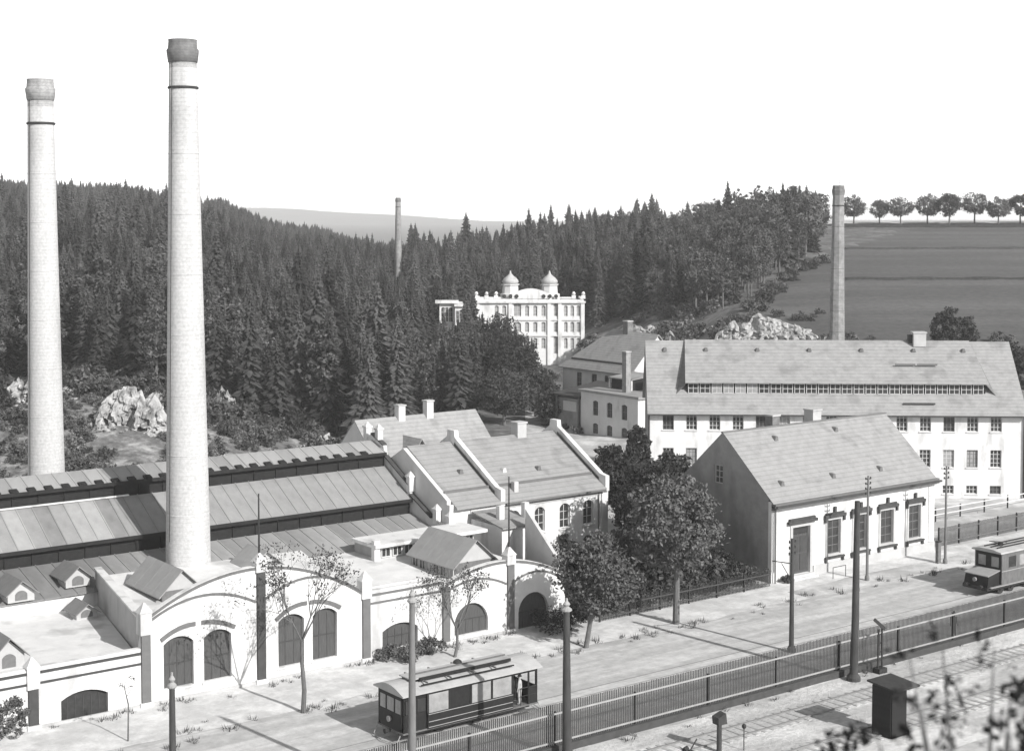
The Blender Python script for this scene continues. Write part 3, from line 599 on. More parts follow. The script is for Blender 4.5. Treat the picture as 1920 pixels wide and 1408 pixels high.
# ---------------------------------------------------------------- long factory
fa = T("long_factory", "long three-storey white factory with a continuous glazed roof dormer", "factory", 0, 0, 0, FAC)
L_ = 40.4; fh = []; fw = []
for k in range(15):
    x = 1.4+2.535*k
    for z, h_ in ((7.3, 1.9), (3.4, 1.9), (.5, .9)):
        fh.append(arch(x, x+1.2, z, z+h_, 0)); fw.append((x, z, h_))
fa.part("front_wall", MB().plate([(0, 0), (0, 9.55), (L_, 9.55), (L_, 0)], fh, 0, .5), M['plaster'])
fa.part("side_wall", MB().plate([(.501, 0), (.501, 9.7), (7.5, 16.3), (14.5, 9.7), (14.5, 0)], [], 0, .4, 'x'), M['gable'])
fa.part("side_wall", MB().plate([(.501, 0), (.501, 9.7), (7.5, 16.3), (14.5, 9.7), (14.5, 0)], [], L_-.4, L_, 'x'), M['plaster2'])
fa.part("back_wall", MB().box(0, L_, 14.5, 15, 0, 9.6), M['plaster2'])
for i, (x, z, h_) in enumerate(fw):
    window(fa, x, 0, z, 1.2, h_, 3 if h_ > 1 else 3, 4 if h_ > 1 else 2, depth=.16, fm='frame' if i % 4 else 'frame_dark', gm='glass_pale' if i % 11 in (4, 7) else 'glass')
    fa.part("sill", MB().box(x-.1, x+1.3, -.1, -.002, z-.13, z-.02), M['plaster2'])
zz = lambda y: 9.65+(y)*(16.5-9.65)/7.5
fa.part("roof", MB().slab([(-.3, -.6, zz(-.6)), (L_+.3, -.6, zz(-.6)), (L_+.3, 7.5, 16.5), (-.3, 7.5, 16.5)], .15), M['slate_pale'])
fa.part("roof", MB().slab([(-.3, 15.6, zz(-.6)), (L_+.3, 15.6, zz(-.6)), (L_+.3, 7.502, 16.498), (-.3, 7.502, 16.498)], .15), M['slate_pale'])
fa.part("cornice", MB().box(-.2, L_+.2, -.35, -.002, 9.0, 9.3), M['grey_trim'])
fa.part("gutter", MB().box(-.3, L_+.3, -.75, -.6, 8.95, 9.1), M['dark_trim'])
do = fa.part("dormer_roof", MB().slab([(3.9, 1.1, 12.45), (36.9, 1.1, 12.45), (36.2, 7.4, 16.62), (4.2, 7.4, 16.62)], .14), M['slate_pale'])
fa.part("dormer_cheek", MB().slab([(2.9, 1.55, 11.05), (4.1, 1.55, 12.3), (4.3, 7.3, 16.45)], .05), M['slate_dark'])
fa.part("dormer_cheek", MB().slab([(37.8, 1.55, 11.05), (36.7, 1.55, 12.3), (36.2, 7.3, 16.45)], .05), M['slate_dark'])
fa.part("dormer_wall", MB().box(4.1, 36.7, 1.75, 1.9, 10.8, 12.25), M['black'])
for k in range(25):
    window(fa, 4.25+k*1.295, 1.5, 11.15, 1.13, 1.1, 2, 2, depth=.05, fm='frame', gm='glass_pale' if k in (2, 3, 4, 5) else 'glass')
for x in (6.5, 12.3, 18.1, 23.9, 29.7, 35.2): roof_vent(fa, x, 5.6, 15.5, .66)
roof_vent(fa, 1.9, 6.2, 15.4, .9)
stack(fa, 30.5, 7.0, 16.0, 17.5, .7, 'grey_wall'); stack(fa, 29.7, 7.3, 16.0, 17.3, .35, 'iron', cap=False)
for x in (27.2, 29.6): fa.part("roof_ladder", MB().box(x, x+2.2, 3.3, 3.4, 14.15, 14.35), M['grey_trim'])
fa.part("skylight", MB().box(27.6, 31, .35, .6, 10.2, 10.35), M['dark_trim'])
fa.part("downpipe", MB().tube((-.12, -.2, 0), (-.12, -.2, 9.0), .1), M['dark_trim'])
fa.part("downpipe", MB().tube((L_+.1, -.2, 0), (L_+.1, -.2, 9.0), .1), M['dark_trim'])
fb = T("side_wing", "dark wing just visible beyond the right end of the long factory", "building", 41.5, 1, 0, FAC)
fb.part("wall", MB().box(41.5, 52, 1, 12, 0, 8.3), M['gable']); fb.part("roof", MB().slab([(41.2, .6, 8.3), (52.3, .6, 8.3), (52.3, 12.3, 10.5), (41.2, 12.3, 10.5)], .15), M['slate_dark'])
for z in (1.0, 4.6): window(fb, 42.2, .86, z, 1.2, 1.9, 2, 3, depth=.05)

# ---------------------------------------------------------------- the two middle houses
m2 = T("flat_roofed_house", "flat-roofed grey two-storey house left of the long factory", "house", 138.3, 155, 0)
hl = [arch(a, a+1.15, z, z+h_, .2) for a in (157.2, 160.3, 163.3) for z, h_ in ((2.9, 1.9), (.35, 1.3))]
m2.part("side_wall", MB().plate([(155, 0), (155, 6.0), (167, 6.0), (167, 0)], hl, 138.3, 138.7, 'x'), M['plaster2'])
m2.part("front_wall", MB().box(138.701, 149, 155, 155.4, 0, 6.0), M['plaster'])
m2.part("back_wall", MB().box(138.701, 149, 166.6, 167, 0, 6.0), M['grey_wall'])
m2.part("roof", MB().box(138.0, 149.3, 154.6, 167.3, 6.01, 6.35), M['slate'])
for a in (157.2, 160.3, 163.3):
    window(m2, 138.3, a+1.15, 2.9, 1.15, 2.1, 2, 2, 's', rise=.2, depth=.1, fm='frame_dark'); window(m2, 138.3, a+1.15, .35, 1.15, 1.5, 2, 2, 's', rise=.2, depth=.1, fm='frame_dark')
stack(m2, 140.6, 160.0, 6.3, 11.9, .42, 'chimney_mid')
m1 = T("hipped_house", "grey-roofed house with hipped far end below the white villa", "house", 147.5, 166.5, 0)
hl = [arch(a, a+1.2, 4.9, 7.2, .0) for a in (171.5, 174.5, 178)]
m1.part("side_wall", MB().plate([(166.5, 0), (166.5, 8.2), (182.5, 8.2), (182.5, 0)], hl, 147.5, 147.9, 'x'), M['plaster2'])
for a in (171.5, 174.5, 178): window(m1, 147.5, a+1.2, 4.9, 1.2, 2.3, 2, 3, 's', depth=.1, fm='frame_dark')
m1.part("gable_wall", MB().plate([(147.9, 0), (147.9, 8.4), (152.3, 13.0), (156.7, 8.4), (156.7, 0)], [arch(150.2, 151.2, 8.6, 10.2, 0)], 166.5, 166.9), M['plaster'])
window(m1, 150.2, 166.5, 8.6, 1.0, 1.6, 2, 2, depth=.1)
m1.part("back_wall", MB().box(147.9, 157, 182.1, 182.5, 0, 8.2), M['grey_wall'])
m1.part("roof", MB().slab([(146.9, 166.2, 7.8), (152.3, 166.2, 13.4), (152.3, 176.2, 13.6), (146.9, 183, 7.8)], .15), M['slate'])
m1.part("roof", MB().slab([(157.7, 166.2, 7.8), (152.31, 166.2, 13.4), (152.31, 176.2, 13.6), (157.7, 183, 7.8)], .15), M['slate'])
m1.part("hip", MB().slab([(146.9, 183.01, 7.8), (152.3, 176.25, 13.6), (157.7, 183.01, 7.8)], .15), M['slate'])
m1.part("snow_rail", MB().box(147.95, 148.0, 169, 181, 9.0, 9.25), M['dark_trim'])
stack(m1, 152.3, 173.0, 13.0, 14.9, .5, 'chimney_soot')
po = T("timber_porch", "dark-roofed timber porch against the middle houses", "porch", 140, 168, 0)
po.part("roof", MB().slab([(138.4, 167.5, 5.2), (146.8, 167.5, 6.4), (146.8, 173.5, 6.4), (138.4, 173.5, 5.2)], .25), M['dark_trim'])
for v in (168, 173): po.part("post", MB().box(138.6, 138.85, v-.12, v+.12, 0, 4.95), M['wood'])
po.part("wall", MB().box(139.2, 146.5, 167.9, 173.2, 0, 4.6), M['gable'])
po.part("lattice", MB().box(139.1, 139.19, 169, 172, 2.8, 4.2), M['frame'])
sb = T("roof_shelter", "dark open shelter on the flat roof between the middle houses", "shelter", 142, 158, 6.35)
sb.part("wall", MB().box(142.4, 146.4, 160.8, 165.2, 6.36, 7.8), M['black']); sb.part("roof", MB().slab([(142, 160.5, 7.95), (146.8, 160.5, 8.4), (146.8, 165.5, 8.4), (142, 165.5, 7.95)], .15), M['slate_pale'])
sb.part("post", MB().box(142.05, 142.25, 160.6, 160.8, 6.36, 7.75), M['plaster']); sb.part("post", MB().box(142.05, 142.25, 165.2, 165.4, 6.36, 7.75), M['plaster'])
wl = T("roof_hut", "small white hut on the flat roof beside the tall dark flue", "hut", 144, 156, 6.35)
wl.part("wall", MB().box(143.5, 148.5, 156.0, 158.9, 6.36, 8.3), M['plaster']); wl.part("roof", MB().slab([(143.2, 155.7, 8.35), (148.8, 155.7, 8.7), (148.8, 159.2, 8.7), (143.2, 159.2, 8.35)], .12), M['slate'])

# ---------------------------------------------------------------- white villa
Yv = 300.0
vi = T("white_villa", "big white three-storey villa with twin onion-domed turrets at the forest edge", "villa", 0, Yv, 1, WORLD)
def vx(px): return (px-960)/9.67
bays = [(931, 8), (945, 8), (970, 14), (988, 8), (1003.5, 8), (1019, 8), (1044.6, 13), (1061, 7), (1073, 7), (1084.5, 7)]
hv = []; wv = []
for px, wpx in bays:
    for r_, (z, h_) in enumerate(((11.0, 2.1), (7.9, 2.0), (4.7, 2.1))):
        if px < 960 and r_ == 2: continue
        wd = wpx/9.67; hh = h_+(.5 if wpx > 10 and r_ != 1 else 0)
        z_ = z-(1.0 if wpx > 10 and r_ == 2 else 0); hh += (1.0 if wpx > 10 and r_ == 2 else 0)
        hv.append(arch(vx(px)-wd/2, vx(px)+wd/2, z_, z_+hh-wd*.25, wd*.25, 6)); wv.append((vx(px)-wd/2, z_, wd, hh))
vi.part("front_wall", MB().plate([(vx(892), .5), (vx(892), 14.4), (vx(1095), 14.2), (vx(1095), .5)], hv, Yv, Yv+.5), M['plaster'])
for x, z, wd, hh in wv: window(vi, x, Yv, z, wd, hh, 2, 3, rise=wd*.25, depth=.2, fm='frame', gm='glass_pale')
vi.part("side_wall", MB().box(vx(892), vx(892)+.5, Yv+.501, Yv+14, .5, 14.2), M['plaster']); vi.part("side_wall", MB().box(vx(1095)-.5, vx(1095), Yv+.501, Yv+14, .5, 14.2), M['plaster'])
vi.part("side_wing", MB().box(vx(852), vx(892)-.01, Yv+2, Yv+12, .5, 12.8), M['plaster']); vi.part("wing_cornice", MB().box(vx(851), vx(892)-.02, Yv+1.5, Yv+12.2, 12.801, 13.2), M['plaster'])
for px in (858, 864, 880, 886): window(vi, vx(px)-.4, Yv+1.8, 9.6, .8, 2.4, 2, 3, depth=.1)
vi.part("roof", MB().box(vx(892)+.51, vx(1095)-.51, Yv+.51, Yv+14, 13.6, 13.8), M['slate'])
vi.part("cornice", MB().box(vx(889), vx(1098), Yv-.5, Yv-.002, 13.6, 14.0), M['plaster'])
vi.part("string_course", MB().box(vx(892), vx(1095), Yv-.2, Yv-.003, 7.1, 7.35), M['plaster2'])
vi.part("string_course", MB().box(vx(892), vx(1095), Yv-.2, Yv-.003, 10.2, 10.4), M['plaster2'])
for px in (895, 957, 1030, 1050, 1093): vi.part("pilaster", MB().box(vx(px)-.35, vx(px)+.35, Yv-.3, Yv-.004, .6, 13.6), M['plaster'])
vi.part("attic", MB().plate([(vx(960), 14.41)] + [(vx(960)+(vx(1030)-vx(960))*i/14, 14.41+1.0+1.0*math.sin(math.pi*i/14)) for i in range(15)] + [(vx(1030), 14.41)], [], Yv, Yv+.5), M['plaster'])
for px in (893, 912, 930, 1076, 1094): vi.part("parapet_urn", MB().box(vx(px)-.4, vx(px)+.4, Yv, Yv+.6, 14.42, 15.1).lathe([(.15, 15.1), (.4, 15.4), (.15, 15.8)], 8, (vx(px), Yv+.3)), M['plaster'])
vi.part("parapet", MB().box(vx(897), vx(945), Yv+.1, Yv+.4, 14.42, 14.75), M['plaster']); vi.part("parapet", MB().box(vx(1045), vx(1072), Yv+.1, Yv+.4, 14.42, 14.75), M['plaster'])
for px in (957, 1031):
    cx, cy = vx(px), Yv+2.2
    tw = vi.part("turret", MB().lathe([(2.0, 13.9), (2.0, 15.3), (1.6, 15.4), (1.5, 16.9), (1.75, 17.0), (1.75, 17.2)], 8, (cx, cy)), M['plaster2'])
    vi.part("dome", MB().lathe([(1.35, 17.2), (1.6, 17.5), (1.55, 17.9), (1.15, 18.4), (.6, 18.8), (.24, 19.2), (.1, 19.8)], 14, (cx, cy)), M['tram_roof'], tw, smooth=True)
    vi.part("finial", MB().lathe([(.08, 20), (.2, 20.3), (.05, 20.5), (.03, 21.6)], 6, (cx, cy)), M['iron'], tw)
    for a in (-1.0, 0, 1.0): vi.part("round_window", MB().lathe([(.4, 0), (.4, .1)], 10).__class__().plate([(cx+a*1.2+.4*math.cos(t*math.pi/5), 14.9+.4*math.sin(t*math.pi/5)) for t in range(10)], [], cy-2.35, cy-2.3), M['glass'], tw)
pa = T("villa_pavilion", "white side pavilion of the villa seen alone between the spruces", "pavilion", vx(836), Yv+4, 1, WORLD)
pa.part("wall", MB().plate([(vx(822), .5), (vx(822), 13.3), (vx(850), 13.3), (vx(850), .5)], [arch(vx(x)-.45, vx(x)+.45, 9.6, 12.2, .3) for x in (829, 836, 843)], Yv+4, Yv+4.5), M['plaster'])
for x in (829, 836, 843): window(pa, vx(x)-.45, Yv+4, 9.6, .9, 2.9, 2, 3, rise=.3, depth=.15)
pa.part("cornice", MB().box(vx(814), vx(858), Yv+3.2, Yv+4.8, 13.31, 13.9), M['plaster'])
pa.part("body", MB().box(vx(822), vx(850), Yv+4.6, Yv+12, .5, 13.3), M['plaster2'])

# ---------------------------------------------------------------- chimneys
def tall_chimney(label, X, Y, z0, z1, r0, r1, cap='chimney_soot', body='chimney', band=.9, n=32, octo=False, rod=False):
    t = T("factory_chimney", label, "chimney", X, Y, z0, WORLD); h = z1-z0; nn = 8 if octo else n
    hs_ = h-1.75*r1/1.05; prof = [(r0*1.0, z0)] + [(r0+(r1-r0)*(i/12)**.95, z0+hs_*i/12) for i in range(1, 13)]
    t.part("shaft", MB().lathe(prof, nn, (X, Y)), M[body], smooth=not octo)
    q = r1/1.05; zc = z1-1.75*q
    t.part("collar", MB().lathe([(r1*1.04, z1-3.75*q), (r1*1.12, z1-3.72*q), (r1*1.12, z1-3.58*q), (r1*1.04, z1-3.55*q)], nn, (X, Y)), M['iron'])
    t.part("neck", MB().lathe([(r1*1.012, z1-3.54*q), (r1*1.005, zc-.01)], nn, (X, Y)), M['chimney_neck' if body == 'chimney' else body], smooth=not octo)
    for k_ in range(1, 9):
        zz_ = z0+hs_*k_/9.5; rr_ = r0+(r1-r0)*(k_/9.5)**.95
        t.part("iron_band", MB().lathe([(rr_+.004, zz_), (rr_+.025, zz_+.01), (rr_+.025, zz_+.07), (rr_+.004, zz_+.08)], nn, (X, Y)), M[body if not octo else 'chimney_soot'])
    t.part("cap", MB().lathe([(r1*1.01, zc), (r1*1.06, zc+.02), (r1*1.15, zc+.7*q), (r1*1.17, zc+.95*q), (r1*1.06, zc+1.1*q), (r1*1.02, z1-.1), (r1*1.05, z1), (r1*.7, z1-.02)], nn, (X, Y)), M[cap], smooth=not octo)
    if rod: t.part("lightning_rod", MB().tube((X+.2, Y, z1-.2), (X+.2, Y, z1+1.6), .05), M['iron'])
    if not octo:
        b = MB()
        t.part("climbing_iron", MB().tube((X-r0*.6, Y-r0*.85, z0+7), (X-r1*.6, Y-r1*.9, zc), .03, n=4), M['iron'])
    return t
tall_chimney("taller pale round brick chimney with dark sooted cap, rising through the workshop roof", -24.0, 113.5, 0, 43.6, 1.75, 1.0)
tall_chimney("pale round brick chimney at the left edge, shorter one with pale cap", -41.7, 137.5, 0, 42.8, 1.72, 1.12, cap='chimney_neck')
tall_chimney("slim far chimney rising out of the forest left of the villa", -29.4, 400, 4, 35, 1.15, .68, body='chimney_mid', cap='chimney_soot')
tall_chimney("square-looking dark brick chimney behind the long factory, in front of the meadow", 48.45, 230, 4, 35.1, 1.28, .86, body='chimney_mid', cap='chimney_soot', octo=True, rod=True)

# ---------------------------------------------------------------- poles
def pole(label, u, v, h, r=.17, m='pole', finial=True, bracket=False, lean=0.0, cat="pole", box=False, insul=0):
    t = T("utility_pole", label, cat, u, v, 0)
    t.part("shaft", MB().tube((u, v, -.2), (u+lean, v, h*.33), r*1.15, r, 12, False).tube((u+lean, v, h*.33), (u+lean*1.5, v, h), r, r*.72, 12, False), M[m], smooth=True)
    if finial: t.part("finial", MB().lathe([(r*.8, h-.03), (r*1.25, h+.05), (r*1.2, h+.15), (r*.5, h+.28), (r*.85, h+.42), (r*.3, h+.6), (r*.3, h+.75)], 10, (u+lean*1.5, v)), M['tram_trim'])
    t.part("pole_base", MB().lathe([(r*1.9, -.1), (r*1.9, .25), (r*1.3, .45)], 12, (u, v)), M[m])
    if bracket:
        t.part("bracket", MB().tube((u, v, h*.78), (u-2.3, v-.3, h*.85), .04).tube((u, v, h*.62), (u-1.3, v-.2, h*.81), .03), M['iron'])
    for i in range(insul):
        z = h-.3-i*.42
        t.part("insulator", MB().box(u-.35, u+.35, v-.04, v+.04, z, z+.07).lathe([(.05, z+.07), (.07, z+.14), (.04, z+.2)], 6, (u-.3, v)).lathe([(.05, z+.07), (.07, z+.14), (.04, z+.2)], 6, (u+.3, v)), M['iron'])
    return t
pole("tallest dark pole standing at the picket fence before the house windows", 79.2, 67.2, 12.0, .25, finial=False, lean=.12)
pole("dark pole with pale finial rising in front of the garden trees", 54.7, 67.2, 8.5, .25, lean=-.05)
pole("dark pole standing directly in front of the near tram", 44.1, 67.2, 10.6, .21, m='pole_pale', lean=.05)
pole("short-looking dark pole with finial in front of the big workshop window", 30.6, 67.2, 8.6, .19)
pole("dark pole with a wire bracket beside the front door of the house", 80.9, 74.3, 8.1, .16, finial=False, bracket=True, insul=3)
pole("thin pale pole with insulators rising before the house cornice", 102.0, 85.2, 8.9, .11, m='pole_pale', finial=False, insul=4)
pole("thin pale pole on the pavement right of the house, tin box at its foot", 112.5, 85.2, 8.7, .11, m='pole_pale', finial=False, insul=3)
def rod(label, u, v, z0, z1, r=.05):
    t = T("roof_mast", label, "mast", u, v, z0); t.part("mast", MB().tube((u, v, z0), (u, v, z1), r, r*.6), M['iron'])
    return t
rod("tall thin mast on the middle pinnacle of the left curved gable", 47.5, VF+.15, 7.8, 12.6, .08)
rod("thin mast on the pinnacle of the right curved gable", 68.1, VF+.15, 6.2, 11.6, .07)
# a leaning stay beside the pavement pole
bx_ = T("switch_box", "narrow dark box at the foot of the thin pole right of the house", "box", 112.0, 85.6, 0); bx_.part("cabinet", MB().box(111.9, 112.3, 85.5, 85.8, 0, 1.9), M['frame_dark']); bx_.part("lid", MB().box(111.85, 112.35, 85.45, 85.85, 1.901, 1.98), M['iron'])
# handcart-like frame by the house pole
hc = T("bicycle_rack", "small bent iron rail standing on the pavement before the house", "rail", 100.5, 87.2, 0)
hc.part("frame", MB().tube((100.0, 87.2, 0), (100.0, 87.2, 1.0), .03).tube((101.6, 87.2, 0), (101.6, 87.2, 1.0), .03).tube((100.0, 87.2, 1.0), (101.6, 87.2, 1.0), .03), M['iron'])

# ---------------------------------------------------------------- near tram
def wheel(t, x, y, r, parent=None):
    w_ = t.part("wheel", MB().add(*(lambda b: (b.v, b.f))(MB().tube((x, y-.05, r), (x, y+.05, r), r, r, 18))), M['iron'], parent)
    t.part("axle_box", MB().box(x-.15, x+.15, y-.14, y-.055, r-.12, r+.15), M['iron'], w_)
tu, tv = 48.35, 74.45; TL, TW = 10.0, 3.0
tr1 = T("tram", "dark old tram with pale slatted roof stopped in the street beside the fence", "tram", tu, tv, 0)
tr1.part("underframe", MB().box(tu+.5, tu+TL-.5, tv+.35, tv+TW-.35, .45, .62), M['iron'])
tr1.part("side_skirt", MB().box(tu+1.7, tu+TL-2.0, tv+.02, tv+.1, .7, 1.62), M['tram']); tr1.part("side_skirt", MB().box(tu+1.7, tu+TL-2.0, tv+TW-.1, tv+TW-.02, .7, 1.62), M['tram'])
tr1.part("floor", MB().box(tu, tu+TL, tv+.1, tv+TW-.1, .62, .72), M['wood'])
for z in (.78, 1.1, 1.55): tr1.part("trim_line", MB().box(tu+1.75, tu+TL-2.05, tv-.005, tv+.019, z, z+.035), M['tram_trim'])
for e, sg in ((tu, 1), (tu+TL, -1)):
    y0, y1 = tv+.25, tv+TW-.25; a, b = sorted((e, e+sg*.08))
    da = tr1.part("dash_panel", MB().extr([(a, y0+.3, .72), (a, y1-.3, .72), (a, y1, 1.0), (a, y1, 1.75), (a, y0, 1.75), (a, y0, 1.0)], (b-a, 0, 0)), M['tram'])
    tr1.part("headlamp", MB().tube((e+sg*.0, (y0+y1)/2, 1.3), (e-sg*.15, (y0+y1)/2, 1.3), .16, .18, 12), M['tram_trim'], da)
    for yy in (y0+.05, (y0+y1)/2-.45, (y0+y1)/2+.45, y1-.05): tr1.part("window_post", MB().box(a, b, yy-.05, yy+.05, 1.75, 2.85), M['tram'])
    tr1.part("transom", MB().box(a, b, y0, y1, 2.6, 2.9), M['tram'])
    for k in range(3):
        c0 = (y0+.1, (y0+y1)/2-.4, (y0+y1)/2+.5)[k]; c1 = ((y0+y1)/2-.5, (y0+y1)/2+.4, y1-.1)[k]
        if sg > 0: tr1.part("pane", MB().box(a+.03, b-.03, c0, c1, 1.76, 2.6), M['glass_pale'])
    tr1.part("buffer", MB().tube((e, (y0+y1)/2, .6), (e-sg*.4, (y0+y1)/2, .6), .1, .16, 10), M['iron'])
    tr1.part("step", MB().box(min(e+sg*.3, e+sg*1.5), max(e+sg*.3, e+sg*1.5), tv-.05, tv+.2, .35, .4), M['wood'])
    tr1.part("lifeguard", MB().tube((e-sg*.35, y0, .15), (e-sg*.6, (y0+y1)/2, .12), .03, n=5).tube((e-sg*.6, (y0+y1)/2, .12), (e-sg*.35, y1, .15), .03, n=5).tube((e-sg*.35, y0, .15), (e-sg*.1, y0, .6), .03, n=5).tube((e-sg*.35, y1, .15), (e-sg*.1, y1, .6), .03, n=5), M['tram_trim'])
for side, y in ((0, tv+.02), (1, tv+TW-.1)):
    wp = (TL-3.75)/4; xs_ = [tu+1.7+i*wp for i in range(5)]
    for x in xs_: tr1.part("window_post", MB().box(x-.07, x+.07, y, y+.08, 1.62, 2.75), M['tram'])
    tr1.part("window_header", MB().box(tu+1.65, tu+TL-1.95, y, y+.08, 2.75, 2.98), M['tram'])
    for i in range(4):
        pn = 'black' if (i == 1 and side == 0) else 'glass_pale'  # black sheet paints the dark inside of the open window
        tr1.part("pane", MB().box(xs_[i]+.08, xs_[i]+wp-.08, y+.03, y+.05, 1.63, 2.74), M[pn])  # pale panes have the window reflection put into their colour
for x in (tu+1.7, tu+TL-2.05): 
    tr1.part("bulkhead", MB().plate([(tv+.12, .73), (tv+TW-.12, .73), (tv+TW-.12, 2.95), (tv+.12, 2.95)], [[(tv+1.1, .9), (tv+1.9, .9), (tv+1.9, 2.6), (tv+1.1, 2.6)]], x-.04, x+.04, 'x'), M['tram'])
for x in (tu+.1, tu+TL-.1):
    for y in (tv+.15, tv+TW-.15): tr1.part("corner_post", MB().tube((x, y, .7), (x, y, 2.95), .05), M['tram'])
for y in (tv+.12, tv+TW-.17):
    tr1.part("platform_side", MB().box(tu+.15, tu+1.62, y, y+.05, .73, 1.75), M['tram']); tr1.part("platform_window", MB().box(tu+.2, tu+.85, y, y+.04, 1.78, 2.6), M['glass'])
    tr1.part("platform_post", MB().box(tu+.88, tu+.98, y, y+.05, 1.75, 2.95), M['tram']); tr1.part("platform_window", MB().box(tu+1.02, tu+1.6, y, y+.04, 1.78, 2.6), M['glass'])
    tr1.part("platform_side", MB().box(tu+TL-.75, tu+TL-.1, y, y+.05, .73, 1.75), M['tram']); tr1.part("platform_post", MB().box(tu+TL-.8, tu+TL-.7, y, y+.05, .73, 2.95), M['tram'])
    tr1.part("platform_header", MB().box(tu+.1, tu+1.65, y, y+.05, 2.62, 2.97), M['tram']); tr1.part("platform_header", MB().box(tu+TL-1.98, tu+TL-.1, y, y+.05, 2.7, 2.97), M['tram'])
for x in (tu+TL-1.4, tu+TL-.75): tr1.part("platform_gate", MB().tube((x, tv+.1, .72), (x, tv+.1, 1.8), .025).tube((x, tv+.1, 1.8), (x+.6, tv+.1, 1.8), .025).tube((x, tv+.1, 1.3), (x+.6, tv+.1, 1.3), .02), M['iron'])
rf = MB(); n = 8; pts = [(tv-.12+(TW+.24)*i/n, 2.98+.42*math.sin(math.pi*i/n)) for i in range(n+1)]
ro = tr1.part("roof", MB().plate([(p[0], p[1]) for p in pts] + [(tv+TW+.12, 2.9), (tv-.12, 2.9)], [], tu-.15, tu+TL+.15, 'x'), M['tram_roof'])
for k, (yy, zz_, hh) in enumerate(((tv+.25, 3.28, .06), (tv+.75, 3.42, .18), (tv+1.5, 3.6, .06), (tv+2.1, 3.46, .1), (tv+2.6, 3.33, .06))):
    tr1.part("roof_board", MB().box(tu+1.4+k*.2, tu+TL-1.8+k*.12, yy-.05, yy+.05, zz_, zz_+hh), M['tram'] if k != 2 else M['wood'], ro)
tr1.part("raised_deck", MB().box(tu+1.2, tu+TL-1.6, tv+.95, tv+2.05, 3.3, 3.5), M['tram'], ro); tr1.part("deck_roof", MB().box(tu+1.05, tu+TL-1.45, tv+.85, tv+2.15, 3.501, 3.57), M['tram_roof'], ro)
for x in (tu+1.8, tu+3.5, tu+5.2, tu+6.8): tr1.part("roof_bearer", MB().box(x-.04, x+.04, tv+.2, tv+2.7, 3.38, 3.45), M['wood'], ro)
tr1.part("trolley_stand", MB().lathe([(.3, 3.55), (.25, 3.7), (.1, 3.8)], 10, (tu+5.2, tv+2.0)), M['iron'], ro)
for x in (tu+3.2, tu+5.9):
    for y in (tv+.95, tv+TW-.95): wheel(tr1, x, y, .4)
tr1.part("axle_guard", MB().box(tu+2.5, tu+6.6, tv+.6, tv+.7, .35, .5), M['iron'])
# ---------------------------------------------------------------- electric locomotive on the right
lu, lv = 104.9, 75.2
lo = T("electric_locomotive", "dark square-cabbed electric locomotive with low bonnet at the right edge", "locomotive", lu, lv, 0)
LL = 9.5; cw = 2.6
lo.part("underframe", MB().box(lu, lu+LL, lv+.1, lv+cw-.1, .55, .8), M['iron'])
for x, nm in ((lu, "bonnet"), (lu+LL-1.7, "bonnet")):
    b = lo.part(nm, MB().hexa([(x+.1, lv+.15, .8), (x+1.65, lv+.15, .8), (x+1.65, lv+cw-.15, .8), (x+.1, lv+cw-.15, .8)], [(x+.25, lv+.2, 1.65), (x+1.65, lv+.15, 1.95), (x+1.65, lv+cw-.15, 1.95), (x+.25, lv+cw-.2, 1.65)]), M['tram'])
    lo.part("bonnet_top", MB().slab([(x+.1, lv+.12, 1.75), (x+1.68, lv+.1, 2.05), (x+1.68, lv+cw-.1, 2.05), (x+.1, lv+cw-.12, 1.75)], .06), M['tram_trim'], b)
    lo.part("headlamp", MB().tube((x+.1, lv+cw/2, 1.35), (x-.1, lv+cw/2, 1.35), .15, .17, 12), M['tram_trim'], b)
c0, c1 = lu+1.75, lu+LL-1.75
op_ = [arch(c0+.5+i*1.55, c0+1.55+i*1.55, 2.2, 3.05, 0) for i in range(3)]+[]
for y in (lv, lv+cw-.1): 
    lo.part("cab_side", MB().plate([(c0, .8), (c1, .8), (c1, 3.4), (c0, 3.4)], [arch(c0+.9+i*1.5, c0+1.9+i*1.5, 2.15, 3.05, 0) for i in range(3)], y, y+.1), M['wood'])
    for i in range(3): lo.part("pane", MB().box(c0+.9+i*1.5, c0+1.9+i*1.5, y+.04, y+.06, 2.15, 3.05), M['glass_pale' if i else 'glass'])
for x in (c0, c1-.1):
    lo.part("cab_end", MB().plate([(lv+.101, .8), (lv+cw-.101, .8), (lv+cw-.101, 3.4), (lv+.101, 3.4)], [arch(lv+.3, lv+1.05, 2.2, 3.05, 0), arch(lv+1.55, lv+2.3, 2.2, 3.05, 0)], x, x+.1, 'x'), M['tram'])
    for y in (lv+.3, lv+1.55): lo.part("pane", MB().box(x+.04, x+.06, y, y+.75, 2.2, 3.05), M['glass_pale'])
lr = lo.part("roof", MB().plate([(lv-.15, 3.4), (lv+cw+.15, 3.4), (lv+cw+.1, 3.52), (lv+cw*.75, 3.66), (lv+cw*.25, 3.66), (lv-.1, 3.52)], [], c0-.3, c1+.3, 'x'), M['tram_roof'])
for y in (lv+.7, lv+1.3, lv+1.9): lo.part("roof_board", MB().box(c0+.3, c1-.3, y-.05, y+.05, 3.67, 3.75), M['tram'], lr)
lo.part("bow_collector", MB().lathe([(.25, 3.7), (.2, 3.95), (.05, 4.0)], 10, (c0+1.6, lv+cw/2)).tube((c0+1.2, lv+.5, 3.95), (c0+1.2, lv+2.1, 3.95), .03).tube((c0+1.2, lv+.5, 3.95), (c0+2.4, lv+1.3, 3.85), .03).tube((c0+1.2, lv+2.1, 3.95), (c0+2.4, lv+1.3, 3.85), .03), M['iron'], lr)
